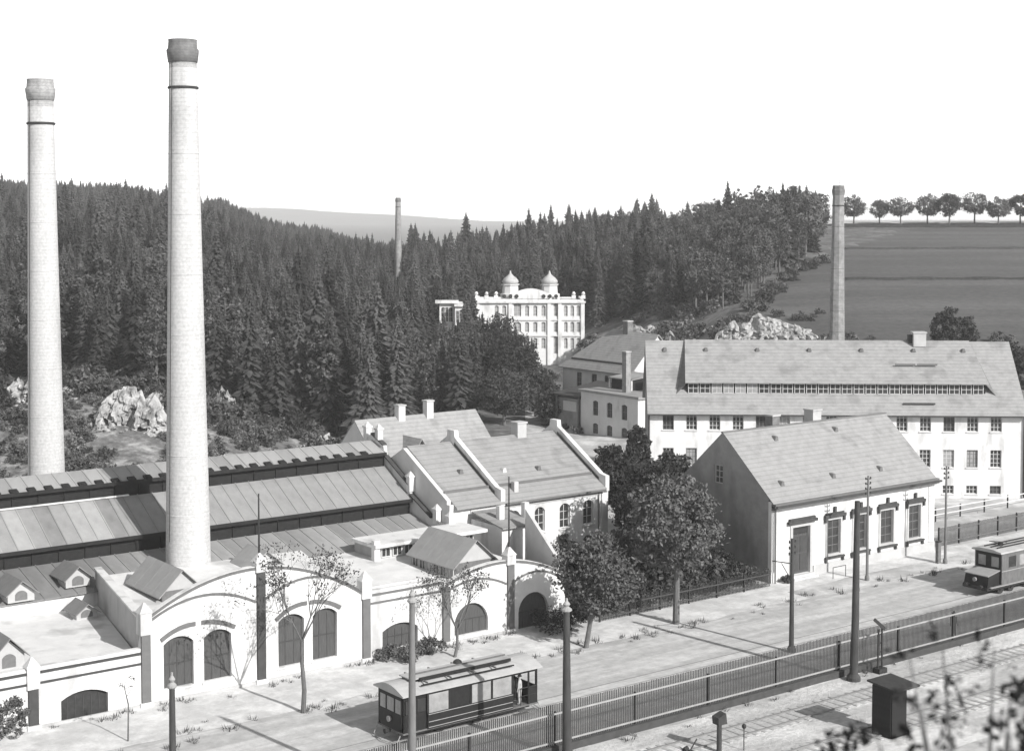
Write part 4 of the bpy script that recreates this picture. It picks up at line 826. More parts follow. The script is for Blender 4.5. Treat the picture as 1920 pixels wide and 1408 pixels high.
lo.part("trim_line", MB().box(c0, c1, lv-.03, lv-.002, 1.9, 1.96), M['tram_trim']); lo.part("running_board", MB().box(lu+.2, lu+LL-.2, lv-.15, lv+.08, .78, .84), M['tram_trim'])
for x in (lu+2.2, lu+3.6, lu+6.0, lu+7.4):
    for y in (lv+.45, lv+cw-.45): wheel(lo, x, y, .42)
for y in (lv+.6, lv+cw-.6): lo.part("buffer", MB().tube((lu, y, .85), (lu-.4, y, .85), .1, .2, 12), M['iron'])

# ---------------------------------------------------------------- railway yard pieces
hu = T("signal_hut", "small dark boarded hut with overhanging roof beside the railway tracks", "hut", 72.6, 58.8, 0)
hu.part("body", MB().box(72.0, 73.3, 58.2, 59.6, 0, 3.0), M['black'])
pl = MB().box(-.02, .2, 0, .05, 0, 2.95).mesh("plank", M['black'])
for i in range(6): hu.put("plank", pl, (72.02+i*.22, 58.14, .02))
pl2 = MB().box(0, .05, -.02, .21, 0, 2.95).mesh("plank", M['black'])
for i in range(6): hu.put("plank", pl2, (71.94, 58.24+i*.23, .02))
hu.part("roof", MB().slab([(71.8, 57.7, 3.02), (74.0, 57.7, 3.02), (74.0, 59.9, 3.2), (71.8, 59.9, 3.2)], .1), M['iron'])
sg_ = T("railway_signal", "twin-posted dark railway signal with a short angled arm by the fence", "signal", 82.0, 67.3, 0)
for d in (-.22, .22): sg_.part("post", MB().tube((82.0+d, 67.3, 0), (82.0+d*.8, 67.3, 3.0), .06), M['iron'])
for z in (.6, 1.2, 1.8, 2.4): sg_.part("brace", MB().tube((81.8, 67.3, z), (82.2, 67.3, z+.4), .025, n=5), M['iron'])
sg_.part("arm", MB().hexa([(81.2, 67.2, 3.7), (81.35, 67.2, 3.85), (81.35, 67.26, 3.85), (81.2, 67.26, 3.7)], [(82.3, 67.2, 2.85), (82.5, 67.2, 3.0), (82.5, 67.26, 3.0), (82.3, 67.26, 2.85)]), M['iron'])
sg_.part("base_weight", MB().box(81.6, 82.4, 67.0, 67.6, 0, .35), M['iron'])
st = T("buffer_post", "stubby post with a chunky block on top in the railway yard", "post", 62.4, 62.8, 0)
st.part("shaft", MB().tube((62.4, 62.8, 0), (62.4, 62.8, 1.7), .16, .15, 10), M['pole']); st.part("block", MB().hexa([(62.1, 62.55, 1.65), (62.75, 62.5, 1.65), (62.8, 63.05, 1.65), (62.15, 63.1, 1.65)], [(62.05, 62.5, 2.1), (62.6, 62.45, 2.3), (62.7, 63.05, 2.3), (62.1, 63.1, 2.1)]), M['pole'])
mk = T("track_marker", "thin marker rod with a small knob between the tracks", "marker", 63.7, 62.1, 0)
mk.part("rod", MB().tube((63.7, 62.1, 0), (63.7, 62.1, 1.3), .03), M['iron']); mk.part("knob", MB().lathe([(.05, 1.28), (.13, 1.36), (.13, 1.5), (.04, 1.58)], 8, (63.7, 62.1)), M['iron'])
lv_ = T("point_lever", "short iron point lever with a weight beside the near track", "lever", 60.6, 63.4, 0)
lv_.part("stand", MB().box(60.3, 60.9, 63.2, 63.6, 0, .25), M['iron']); lv_.part("lever", MB().tube((60.6, 63.4, .2), (61.3, 63.5, .8), .04), M['iron']); lv_.part("weight", MB().tube((60.1, 63.3, .45), (60.4, 63.35, .5), .14, .14, 10), M['iron'])

# ---------------------------------------------------------------- person behind the fence
def person(u, v, z, label, rz=150, m='cloth'):
    me = bpy.data.meshes.new("body")
    J = [((0,0,.92),.15),((0,0,1.12),.13),((0,0,1.34),.16),((0,0,1.48),.07),((0,.01,1.58),.07),((0,.0,1.67),.095),((0,0,1.75),.075),
         ((-.09,0,.86),.1),((-.11,.02,.48),.07),((-.12,-.02,.08),.05),((-.12,.12,.03),.035),
         ((.09,0,.86),.1),((.11,0,.48),.07),((.12,-.02,.08),.05),((.12,.12,.03),.035),
         ((-.2,0,1.4),.06),((-.25,.02,1.12),.045),((-.25,.08,.88),.035),((-.25,.1,.78),.03),
         ((.2,0,1.4),.06),((.26,.0,1.12),.045),((.26,.06,.88),.035),((.26,.08,.78),.03)]
    E_ = [(0,1),(1,2),(2,3),(3,4),(4,5),(5,6),(0,7),(7,8),(8,9),(9,10),(0,11),(11,12),(12,13),(13,14),(2,15),(15,16),(16,17),(17,18),(2,19),(19,20),(20,21),(21,22)]
    me.from_pydata([j[0] for j in J], E_, []); me.materials.append(M[m])
    t = T("person", label, "person", u, v, z)
    o = bpy.data.objects.new("body", me); C.objects.link(o); o.parent = t.o; o.rotation_euler = (0, 0, R(rz))
    sk = o.modifiers.new("skin", 'SKIN'); 
    for i, j in enumerate(J): me.skin_vertices[0].data[i].radius = (j[1]*1.25, j[1]*1.25)
    me.skin_vertices[0].data[0].use_root = True
    o.modifiers.new("sub", 'SUBSURF').levels = 1
    hd = MB(); hd.lathe([(.02, 1.56), (.075, 1.6), (.095, 1.67), (.1, 1.72)], 12)
    h = bpy.data.objects.new("face", hd.mesh("face", M['skin'], smooth=True)); C.objects.link(h); h.parent = t.o
    ht = MB().lathe([(.16, 1.735), (.16, 1.75), (.1, 1.755), (.1, 1.84), (.07, 1.87)], 14)
    h = bpy.data.objects.new("hat", ht.mesh("hat", M['cloth'])); C.objects.link(h); h.parent = t.o
person(93.4, 69.9, .02, "person in dark clothes standing behind the picket fence near the locomotive")
person(tu+TL-1.2, tv+.45, .73, "person in a light grey coat standing on the near side of the tram's rear platform", 40, 'grey_wall')
person(tu+TL-.95, tv+1.4, .73, "person in dark clothes standing at the back of the tram's rear platform", 110)










# ---------------------------------------------------------------- vegetation templates
def tri_mesh(name, v, f, mats, mi=None):
    me = bpy.data.meshes.new(name); me.from_pydata(v, [], f)
    for m in mats: me.materials.append(m)
    if mi: me.polygons.foreach_set("material_index", mi)
    me.update(); return me
def spruce_geo(seed, h=16.0, rad=2.6, whorls=36, per=12):
    r = random.Random(seed); v = []; f = []
    for i in range(whorls):
        t = i/(whorls-1); z = h*(0.08+0.9*t); R_ = rad*(1-t)**0.72*r.uniform(.7, 1.2)+0.16
        n = max(4, int(per*(1-t*.45))); a0 = r.uniform(0, 6.28)
        for k in range(n):
            a = a0+6.283*k/n+r.uniform(-.25, .25); L_b = R_*r.uniform(.65, 1.2); dr = L_b*r.uniform(.25, .62)
            c, s = math.cos(a), math.sin(a); wd = L_b*r.uniform(.12, .2)+.07
            p = len(v); m = .55
            v += [(c*.05, s*.05, z+.12), (c*L_b*m-s*wd, s*L_b*m+c*wd, z-dr*.45), (c*L_b, s*L_b, z-dr+L_b*.08), (c*L_b*m+s*wd, s*L_b*m-c*wd, z-dr*.45), (c*L_b*.65, s*L_b*.65, z-dr*.5-.35-L_b*.12), (c*L_b*.25, s*L_b*.25, z-.3-L_b*.1)]
            f += [(p, p+1, p+2), (p, p+2, p+3), (p+1, p+4, p+2), (p, p+5, p+4), (p+3, p+2, p+4)]
    p = len(v); v += [(.09, 0, h*.93), (-.05, .08, h*.93), (-.05, -.08, h*.93), (0, 0, h*1.03)]; f += [(p, p+1, p+3), (p+1, p+2, p+3), (p+2, p, p+3)]
    return v, f
def trunk_mb(h, r0, r1=.04, n=7, lean=0):
    return MB().tube((0, 0, -.4), (lean*.4, 0, h*.5), r0, (r0+r1)/2, n).tube((lean*.4, 0, h*.5), (lean, 0, h), (r0+r1)/2, r1, n)
def rdir(r, up=0):
    while True:
        d = Vector((r.uniform(-1, 1), r.uniform(-1, 1), r.uniform(-1, 1)))
        if .1 < d.length < 1: return d.normalized()
def leaf_clump(r, v, f, c, size, n, leaf):
    for _ in range(n):
        d = rdir(r)*size*r.random()**.45; p0 = Vector(c)+Vector((d.x, d.y, d.z*.75))
        nrm = (rdir(r)+Vector((0, 0, .5))).normalized(); a = nrm.orthogonal().normalized()
        a.rotate(Matrix.Rotation(r.uniform(0, 6.28), 3, nrm)); b = nrm.cross(a); l = leaf*r.uniform(.6, 1.3)
        k = len(v); v += [tuple(p0-a*l), tuple(p0+b*l*.5+nrm*l*.1), tuple(p0+a*l), tuple(p0-b*l*.5+nrm*l*.1)]; f.append((k, k+1, k+2, k+3))
def crown_geo(seed, rx, rz, cz, clumps=60, per=42, leaf=.2, csize=.28, low=0.0):
    r = random.Random(seed); v = []; f = []
    lob = [(rdir(r), r.uniform(.76, 1.03)) for _ in range(9)]
    for _ in range(clumps):
        d = rdir(r); k = max(l[1] if d.dot(l[0]) > .6 else .84 for l in lob)
        q = r.uniform(.35, 1.0)**.5*k
        c = (d.x*rx*q, d.y*rx*q, cz+d.z*rz*q*(.8 if d.z < 0 else 1))
        leaf_clump(r, v, f, c, rx*csize*r.uniform(.7, 1.3), int(per*r.uniform(.6, 1.3)), leaf)
    return v, f
def limbs_mb(seed, h, r0, rx, rz, cz, n=8):
    r = random.Random(seed); b = MB().tube((0, 0, -.4), (.05*h*.2, 0, cz-rz*.55), r0, r0*.7, 9).tube((.05*h*.2, 0, cz-rz*.55), (0, 0, cz+rz*.5), r0*.7, r0*.15, 7)
    for i in range(n):
        a = 6.283*i/n+r.uniform(-.3, .3); z = cz-rz*.6+rz*.9*i/n
        e = (math.cos(a)*rx*.75, math.sin(a)*rx*.75, z+rx*.5); b.tube((.03*h*.2, 0, z), e, r0*.35, r0*.08, 5)
    return b
SPR = [spruce_geo(i, 16, rad) for i, rad in enumerate((2.9, 3.4, 2.6, 3.2, 3.7))]
SPR_ME = [tri_mesh("crown", v, f, [M['needle']]) for v, f in SPR]
TRK = trunk_mb(15, .2).mesh("trunk", M['bark'])
BRD = [crown_geo(20+i, rx, rz, cz, 64, 34, .26) for i, (rx, rz, cz) in enumerate(((2.6, 5.4, 6.9), (2.3, 5.8, 6.7), (3.1, 5.4, 7.0), (2.1, 5.2, 7.2)))]
BRD_ME = [tri_mesh("crown", v, f, [M['leaf']]) for v, f in BRD]
BTK = [limbs_mb(30+i, 12, .2, 2.4, 4, 8.5).mesh("trunk", M['bark']) for i in range(2)]
def put_tree(name, label, cat, X, Y, z, crown, trunk, sc, rz, group, sz=1.0):
    e = bpy.data.objects.new(name, None); C.objects.link(e); e.location = (X, Y, z); e.rotation_euler = (0, 0, rz); e.scale = (sc, sc, sc*sz)
    e["label"] = label; e["category"] = cat
    if group: e["group"] = group
    for nm, me in (("crown", crown), ("trunk", trunk)):
        o = bpy.data.objects.new(nm, me); C.objects.link(o); o.parent = e
    return e
def scatter(name, pts, templates, kind_label):
    """one stuff object: pts = (x, y, z, scale, rot, index), real geometry instanced by geometry nodes"""
    me = bpy.data.meshes.new(name); me.from_pydata([p[:3] for p in pts], [], [])
    for nm, i in (("sc", 3), ("ro", 4)):
        a = me.attributes.new(nm, 'FLOAT', 'POINT'); a.data.foreach_set("value", [p[i] for p in pts])
    a = me.attributes.new("ix", 'INT', 'POINT'); a.data.foreach_set("value", [int(p[5]) for p in pts])
    o = bpy.data.objects.new(name, me); C.objects.link(o); o["kind"] = "stuff"; o["label"] = kind_label[0]; o["category"] = kind_label[1]
    g = bpy.data.node_groups.new(name, 'GeometryNodeTree')
    g.interface.new_socket("Geometry", in_out='INPUT', socket_type='NodeSocketGeometry'); g.interface.new_socket("Geometry", in_out='OUTPUT', socket_type='NodeSocketGeometry')
    N = g.nodes; L = g.links; gi = N.new('NodeGroupInput'); go = N.new('NodeGroupOutput'); ip = N.new('GeometryNodeInstanceOnPoints'); jn = N.new('GeometryNodeGeometryToInstance')
    for ob in reversed(templates):
        oi = N.new('GeometryNodeObjectInfo'); oi.inputs['Object'].default_value = ob; oi.inputs['As Instance'].default_value = False
        L.new(oi.outputs['Geometry'], jn.inputs[0])
    def na(nm, ty):
        n_ = N.new('GeometryNodeInputNamedAttribute'); n_.data_type = ty; n_.inputs['Name'].default_value = nm; return n_
    s_ = na("sc", 'FLOAT'); r_ = na("ro", 'FLOAT'); i_ = na("ix", 'INT')
    cx = N.new('ShaderNodeCombineXYZ'); L.new(r_.outputs[0], cx.inputs[2])
    L.new(gi.outputs[0], ip.inputs['Points']); L.new(jn.outputs[0], ip.inputs['Instance']); ip.inputs['Pick Instance'].default_value = True
    L.new(i_.outputs[0], ip.inputs['Instance Index']); L.new(cx.outputs[0], ip.inputs['Rotation']); L.new(s_.outputs[0], ip.inputs['Scale'])
    L.new(ip.outputs[0], go.inputs[0]); md = o.modifiers.new("scatter", 'NODES'); md.node_group = g
    return o
def tmpl(v, f, ms, tb=None):
    v = list(v); f = list(f); mi = [0]*len(f)
    if tb: k = len(v); v += tb.v; f += [tuple(i+k for i in q) for q in tb.f]; mi += [1]*len(tb.f)
    return bpy.data.objects.new("plant_form", tri_mesh("plant_form", v, f, ms, mi))
SPT = [tmpl(v, f, [M['needle'], M['bark']], trunk_mb(15, .2)) for v, f in SPR]

# ---------------------------------------------------------------- forests
rf_ = random.Random(11); spr = []; brd = []
def pxof(X, Y): return 960+FP*X/Y
y = 200.0
while y < 780:
    sp = 4.2 if y < 460 else 5.6
    x = -0.40*y-25
    while x < 0.225*y+5:
        X = x+rf_.uniform(-.45, .45)*sp; Y = y+rf_.uniform(-.45, .45)*sp; p = pxof(X, Y); x += sp
        if p < -90 or p > 1535: continue
        z = terr(X, Y); hcap = 99
        if p < 700:
            yb = 216 if p < 60 else (220 if p < 200 else (212 if p < 330 else (205 if p < 430 else 196)))
            if Y < yb+8*math.sin(p*.06): continue
        elif p < 1000:
            if Y < 222: continue
            if 288 < Y < 322 and p > 795: continue
            if p > 900 and Y < 240: continue
            if Y < 322:
                if 800 < p < 862: hcap = 12.2
                elif p >= 895: hcap = 12.5-(max(0, p-935))*.07
        elif p < 1120:
            if Y < 326: continue
        elif p < 1350:
            if Y < (308 if p < 1230 else 296 if p < 1300 else 282): continue
        else:
            if Y < 268 or Y > 432: continue
        if is_field(X, Y) or (p > 1330 and is_field(X+3, Y)): continue
        if Y > 480 and p > 740: continue
        if (X+29.4)**2+(Y-400)**2 < 16: continue
        if abs(X+29.4*Y/400) < 2.4 and Y < 399 and p > 700:
            hcap = min(hcap, max(6, (31-(518-400)/2900*Y)-z+.5))
        h = (rf_.uniform(17.5, 20.5) if rf_.random() < .05 else rf_.triangular(8.5, 17.5, 14)) if Y < 460 else rf_.uniform(10, 13.5)
        if 1230 < p < 1570: h *= .84
        if 700 < p < 1000 and Y > 360: h *= .9
        if 430 < p < 740 and Y > 290: h = min(h*.86, 13.5)
        h = min(h, hcap*rf_.uniform(.9, 1.0))
        if h < 3: continue
        br = (p > 1120 and rf_.random() < .3) or (p > 1300 and rf_.random() < .72) or (700 < p < 960 and Y < 250 and rf_.random() < .3) or (p < 680 and Y < yb+22 and rf_.random() < .22)
        br = br or (p < 700 and rf_.random() < .035)
        (brd if br else spr).append((X, Y, z-.2, h, rf_.uniform(0, 6.28), p))
    y += sp
spr.sort(key=lambda t: t[1]/t[3]); brd.sort(key=lambda t: t[1]/t[3])
def seen(t): # not hidden behind the buildings in front
    return t[5] > -10
sv = [t for t in spr if seen(t)]; sn = [t for t in spr if not seen(t)]
for i, (X, Y, z, h, ro, p) in enumerate(sv[:285]):
    reg = ("dark spruce in the dense forest on the left hillside, " + ("left of both tall chimneys" if p < 60 else "between the two tall chimneys" if p < 340 else "just right of the tallest chimney" if p < 520 else "above the long stepped shed"), "spruces of the left hillside forest") if p < 700 else (("dark spruce in the wood " + ("below and left of the white villa" if Y < 310 else "behind the white villa" if p > 880 else "beside the slim far chimney"), "spruces around the white villa") if p < 1110 else ("dark spruce in the mixed wood on the right hillside", "spruces of the right hillside wood"))
    put_tree("spruce_tree", reg[0], "spruce", X, Y, z, SPR_ME[i % 5], TRK, h/16, ro, reg[1])
scatter("spruce_forest", [(X, Y, z, h/16, ro, i % 5) for i, (X, Y, z, h, ro, p) in enumerate(sv[285:]+sn)], SPT, ("mass of farther spruces covering the hillsides", "forest"))
for i, (X, Y, z, h, ro, p) in enumerate(brd[:245]):
    reg = ("leafy round-crowned tree at the foot of the left forest", "leafy trees under the left forest") if p < 700 else (("leafy tree among the spruces below the villa", "leafy trees below the villa") if p < 1110 else ("leafy tall tree in the right hillside wood, " + ("right behind the villa" if p < 1200 else "in the middle of the wood" if p < 1330 else "above the quarry rocks" if p < 1450 else "at the meadow's edge"), "leafy trees of the right hillside wood"))
    put_tree("broadleaf_tree", reg[0], "tree", X, Y, z, BRD_ME[i % 4], BTK[i % 2], h/12.6, ro, reg[1])
if brd[245:]:
    scatter("broadleaf_wood", [(X, Y, z, h/12.6, ro, i % 4) for i, (X, Y, z, h, ro, p) in enumerate(brd[245:])], [tmpl(v, f, [M['leaf']]) for v, f in BRD], ("mass of farther leafy trees in the right wood", "wood"))

# avenue on the hilltop
AV = [crown_geo(60+i, 3.3, 2.9, 4.6, 75, 44, .24) for i in range(3)]
AV_ME = [tri_mesh("crown", v, f, [M['leaf']]) for v, f in AV]; AVT = limbs_mb(70, 6, .22, 2.3, 2.2, 4.6).mesh("trunk", M['bark'])
av = [(1600, 365), (1648, 371), (1688, 369), (1738, 363), (1779, 358), (1826, 360), (1871, 368), (1912, 360), (1950, 362)]
words_ = ["first", "second", "third", "fourth", "fifth", "sixth", "seventh", "eighth", "ninth"]
for i, (p, yt) in enumerate(av):
    Y = 434+(i % 2)*3; X = (p-960)/FP*Y; z = terr(X, Y); h = (31+(400-yt)/FP*Y)-z
    put_tree("avenue_tree", "round avenue tree on the hilltop road, %s from the dark chimney" % words_[i], "tree", X, Y, z-.2, AV_ME[i % 3], AVT, h/7.6, i*1.3, "avenue trees along the hilltop road")
hr = MB(); n = 30; 
for i in range(n+1):
    X = 92+i*2.8; hr.v += [(X, 438.5, terr(X, 438.5)+.25), (X, 442.5, terr(X, 442.5)+.35)]
hr.f = [(2*i, 2*i+2, 2*i+3, 2*i+1) for i in range(n)]
struct("hilltop_road", hr, g_pave, WORLD)
hb = MB(); 
for i in range(n+1):
    X = 90+i*3.0; hb.v += [(X, 426, terr(X, 426)+.05), (X, 428, terr(X, 428)+.9), (X, 430, terr(X, 430)+.1)]
hb.f = [(3*i, 3*i+3, 3*i+4, 3*i+1) for i in range(n)]+[(3*i+1, 3*i+4, 3*i+5, 3*i+2) for i in range(n)]
single("field_hedge", hb, M['leaf_dark'], "long low dark hedge along the top of the meadow", "hedge", fr=WORLD)

put_tree("spruce_tree", "tall dark spruce standing between the villa and its side pavilion", "spruce", (874-960)/FP*268, 268, terr((874-960)/FP*268, 268), SPR_ME[2], TRK, 1.02, 1, None)
put_tree("spruce_tree", "slimmer dark spruce just left of the villa's side pavilion", "spruce", (803-960)/FP*272, 272, terr((803-960)/FP*272, 272), SPR_ME[0], TRK, 1.0, 2, None)
for k_, (ya, lab_) in enumerate(((300, "lower dark grassy terrace bank across the meadow"), (355, "upper dark grassy terrace bank across the meadow"))):
    b = MB(); n = 40
    for i in range(n+1):
        X = (1600 if k_ else 1560)/FP*0+((1585-960)/FP*ya)+i*3.2; b.v += [(X, ya-1.2, terr(X, ya-1.2)-.05), (X, ya, terr(X, ya)+.4+.1*math.sin(i*1.7)), (X, ya+1.6, terr(X, ya+1.6)-.05)]
    b.f = [(3*i, 3*i+3, 3*i+4, 3*i+1) for i in range(n)]+[(3*i+1, 3*i+4, 3*i+5, 3*i+2) for i in range(n)]
    single("terrace_bank", b, M['leaf_dark'], lab_, "bank", fr=WORLD)

# ---------------------------------------------------------------- garden and street trees
def big_tree(label, u, v, h, rx, rz, cz, seed, m='leaf', clumps=110, per=60, leaf=.17, trunk=None, name="garden_tree", lean=0, group=None, z=0):
    p = W((u, v, z)); cv, cf = crown_geo(seed, rx, rz, cz, clumps, per, leaf, .24)
    cv = [(a+lean, b, c) for a, b, c in cv]
    tb = limbs_mb(seed+1, h, .2 if rx < 3 else .28, rx, rz, cz, 11)
    if lean: tb.v = [(a+lean*min(1, max(0, c/cz)), b, c) for a, b, c in tb.v]
    put_tree(name, label, "tree", p.x, p.y, z, tri_mesh("crown", cv, cf, [M[m]]), tb.mesh("trunk", M['bark']), 1, AS, group)
big_tree("leafy street tree with curved trunk on the pavement before the garden fence", 79.5, 84.7, 10, 3.5, 4.0, 7.2, 101, clumps=160, per=75)
big_tree("leafy forked street tree beside the right end of the workshop", 69.9, 83.9, 8, 2.9, 3.2, 4.9, 103, clumps=140, per=70, lean=1.1)
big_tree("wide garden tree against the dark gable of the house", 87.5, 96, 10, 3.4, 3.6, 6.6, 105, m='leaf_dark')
big_tree("garden tree hiding the foot of the office wall", 84.5, 97, 5, 2.8, 2.0, 2.7, 111)
big_tree("garden tree between the office and the curved-gable workshop", 77.6, 92.5, 4.5, 2.1, 1.9, 2.6, 113)
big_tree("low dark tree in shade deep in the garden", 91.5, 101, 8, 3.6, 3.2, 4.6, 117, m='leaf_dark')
big_tree("leafy garden tree behind the curved-trunk street tree", 86.0, 92.8, 7, 3.0, 2.8, 4.0, 118)
def world_tree(label, px, Y, top, rx, seed, m='leaf_dark', name="broadleaf_tree", group=None):
    X = (px-960)/FP*Y; z = terr(X, Y); zt = 31+(400-top)/FP*Y; h = zt-z; rz = h*.42; cz = h*.58
    cv, cf = crown_geo(seed, rx, rz, cz, 130, 50, .24, .25)
    put_tree(name, label, "tree", X, Y, z-.1, tri_mesh("crown", cv, cf, [M[m]]), limbs_mb(seed, h, .3, rx, rz, cz).mesh("trunk", M['bark']), 1, seed, group)
world_tree("rounded dark garden tree beside the corner of the white office", 1160, 152, 832, 3.0, 121, name="garden_tree")
world_tree("narrow dark garden tree against the left corner of the long factory", 1196, 163, 785, 1.5, 123, name="garden_tree")
world_tree("garden tree whose top reaches the lower factory windows", 1262, 146, 850, 3.0, 125, m='leaf', name="garden_tree")
world_tree("dark garden tree filling the gap beside the house gable", 1215, 142, 905, 3.2, 127, name="garden_tree")
world_tree("tall dark leafy tree left of the villa front", 925, 246, 592, 5.0, 131)
world_tree("broad dark leafy tree covering the villa's left corner", 965, 240, 625, 4.6, 133)
world_tree("dark leafy tree stepping down below the villa's entrance", 1005, 232, 690, 3.8, 135)
world_tree("leafy tree just left of the hipped house", 1035, 224, 735, 2.8, 137)
world_tree("dark leafy tree below the tallest ones, above the office ridge", 945, 222, 690, 4.4, 139)
world_tree("dark rounded tree behind the long factory roof, right of the chimney", 1775, 222, 572, 2.2, 141)
world_tree("second dark bushy tree behind the right end of the factory roof", 1808, 226, 590, 2.0, 143)
world_tree("small spreading tree beyond the factory's right gable", 1900, 215, 640, 2.6, 145)

def bare_tree(label, u, v, segs, seed, leaves, sc=1.0):
    r = random.Random(seed); tb = MB(); lv, lf = [], []
    def grow(p, d, L_, rad, lvl):
        q = p+d*L_; tb.tube(p, q, rad, rad*.66, 7 if lvl < 2 else 4, caps=False)
        if lvl >= 2 and r.random() < leaves: leaf_clump(r, lv, lf, tuple(q), .4, 7, .09)
        if lvl > 5: return
        for _ in range(3 if lvl == 1 else 2 if r.random() < .75 else 3):
            nd = (d+rdir(r)*(.5 if lvl < 3 else .62)+Vector((0, 0, .16))).normalized(); grow(q, nd, L_*r.uniform(.66, .88), rad*.6, lvl+1)
    p = Vector((0, 0, -.2))
    for dx, dz, rad in segs: q = p+Vector((dx, 0, dz)); tb.tube(p, q, rad, rad*.85, 9); p = q
    for k in range(4):
        a = 6.28*k/4+.5; grow(p, Vector((math.cos(a)*.55, math.sin(a)*.4, .8)).normalized(), 1.5*sc, segs[-1][2]*.55, 1)
    w_ = W((u, v, 0)); put_tree("young_street_tree", label, "tree", w_.x, w_.y, 0, tri_mesh("crown", lv, lf, [M['leaf_dark']]), tb.mesh("trunk", M['bark']), 1, AS, "sparse young trees before the workshop")
bare_tree("tall sparse young tree standing between the two left workshop windows", 46.7, 83.4, [(.1, 1.6, .17), (-.15, 1.8, .145), (0, 1.3, .125)], 5, .3, 1.08)
bare_tree("sparse young tree leaning before the round workshop arch, behind the tram", 61.1, 87.6, [(.25, 1.0, .13), (-.0, 1.1, .11)], 9, .3, .85)
sp_ = T("sapling", "thin crooked sapling before the low left end of the workshop", "sapling", 35.9, 85.0, 0)
sp_.part("stem", MB().tube((35.9, 85, 0), (35.95, 85, 2.2), .05, .04, 6).tube((35.95, 85, 2.2), (35.7, 85, 3.3), .04, .025, 6).tube((35.7, 85, 3.3), (35.2, 85, 3.6), .025, .01, 5).tube((35.7, 85, 3.3), (35.9, 85, 3.9), .02, .01, 5).tube((35.85, 85, 2.7), (36.3, 85, 3.3), .02, .01, 5), M['bark'])
q_ = crown_geo(77, .7, .5, 3.6, 8, 8, .07); sp_.part("twig_leaves", MB().add([(a+35.8, b+85, c) for a, b, c in q_[0]], q_[1]), M['leaf'], fix=False)

# shrubs, hedge, scrub
def shrub(label, u, v, rx, h, seed, m='leaf', z=0, group=None, clumps=34, per=40, leaf=.12):
    cv, cf = crown_geo(seed, rx, h*.52, h*.5, clumps, per, leaf, .3); p = W((u, v, z))
    o = bpy.data.objects.new("shrub", tri_mesh("shrub", cv, cf, [M[m]])); C.objects.link(o); o.location = (p.x, p.y, z); o.rotation_euler = (0, 0, AS); o["label"] = label; o["category"] = "shrub"
    if group: o["group"] = group
shrub("low spreading shrub under the rightmost round workshop arch", 70.9, 88.6, 1.7, 1.7, 201, 'leaf_dark'); shrub("shrub at the workshop corner beside the forked tree", 72.8, 88.2, 1.3, 2.4, 202, 'leaf_dark')
shrub("pale shrub on the pavement behind the tram, by the workshop wall", 57.5, 89.1, 1.5, 1.0, 203, 'leaf_pale'); shrub("small pale shrub under the low arched workshop window", 60.0, 89.2, 1.2, 1.1, 204, 'leaf_pale')
shrub("creeper bush against the foot of the office wall", 83.8, 103.3, 1.5, 3.2, 205, 'leaf'); shrub("bush against the dark gable wall of the house", 92.9, 93.5, 1.5, 2.4, 206, 'leaf_dark')
shrub("dusty shrub beside the front steps of the house", 95.9, 88.6, .5, .6, 207, 'leaf_pale'); shrub("creeper at the far left corner of the workshop front", 30.4, 89.6, 1.2, 2.6, 208, 'leaf')
r = random.Random(31); hv_, hf_ = [], []
for i in range(170):
    u = 75.5+18.5*r.random(); leaf_clump(r, hv_, hf_, (u, r.uniform(89.2, 91.0), r.uniform(.2, 1.25)), .45, 34, .1)
b = MB(); b.v = hv_; b.f = hf_; single("garden_hedge", b, M['leaf'], "leafy hedge growing behind the low dark garden fence", "hedge", kind=None)
BSH = [crown_geo(300+i, 1.0, .7, .6, 12, 26, .17, .42) for i in range(3)]
bt = [tmpl(v, f, [M[m]]) for (v, f), m in zip(BSH, ('leaf', 'leaf_pale', 'leaf_dark'))]
pts = []
def addb(pr, Yr, n, smin, smax, wts=(0, 0, 1, 1, 2)):
    for _ in range(n):
        Y = r.uniform(*Yr); p = r.uniform(*pr); X = (p-960)/FP*Y
        if math.sin(X*.21+3)*math.sin(Y*.17)+.5*math.sin(X*.5+Y*.3) < -.25: continue
        
        if (abs(p-236) < 78 and 172 < Y < 186) or (abs(p-1425) < 115 and 236 < Y < 252) or (abs(p-34) < 45 and 186 < Y < 200): continue
        pts.append((X, Y, terr(X, Y)-.1, r.uniform(smin, smax), r.uniform(0, 6.28), r.choice(wts)))
addb((-80, 660), (160, 240), 380, .5, 1.6); addb((330, 700), (185, 225), 200, .7, 1.9, (0, 0, 1, 2)); addb((-60, 680), (190, 222), 260, 1.0, 2.4, (0, 2, 2))
addb((60, 690), (150, 192), 330, .4, 1.3, (0, 1, 1, 2)); addb((1090, 1350), (262, 300), 260, .6, 1.7, (0, 1, 1, 1)); addb((1340, 1540), (235, 262), 90, .4, 1.2, (0, 1, 2)); addb((1250, 1560), (205, 240), 200, .6, 1.6)
addb((1560, 1960), (205, 236), 190, .5, 1.6, (0, 2, 2, 1)); addb((1000, 1110), (215, 285), 70, .4, 1.3, (0, 1))
for _ in range(620):
    Y = r.uniform(158, 212); p = r.uniform(-60, 680); X = (p-960)/FP*Y
    if abs(p-236) < 70 and 168 < Y < 184: continue
    pts.append((X, Y, terr(X, Y)-.1, r.uniform(.3, .95), r.uniform(0, 6.3), r.choice((0, 1, 1))))
for _ in range(60):
    Y = r.uniform(255, 330); p = 1360+(Y-240)*2.0+r.uniform(-22, 12); X = (p-960)/FP*Y; pts.append((X, Y, terr(X, Y)-.1, r.uniform(.5, 1.7), r.uniform(0, 6.3), r.choice((0, 2))))
scatter("scrub", pts, bt, ("bushes and scrub covering the slopes behind the buildings", "scrub"))
ug = []
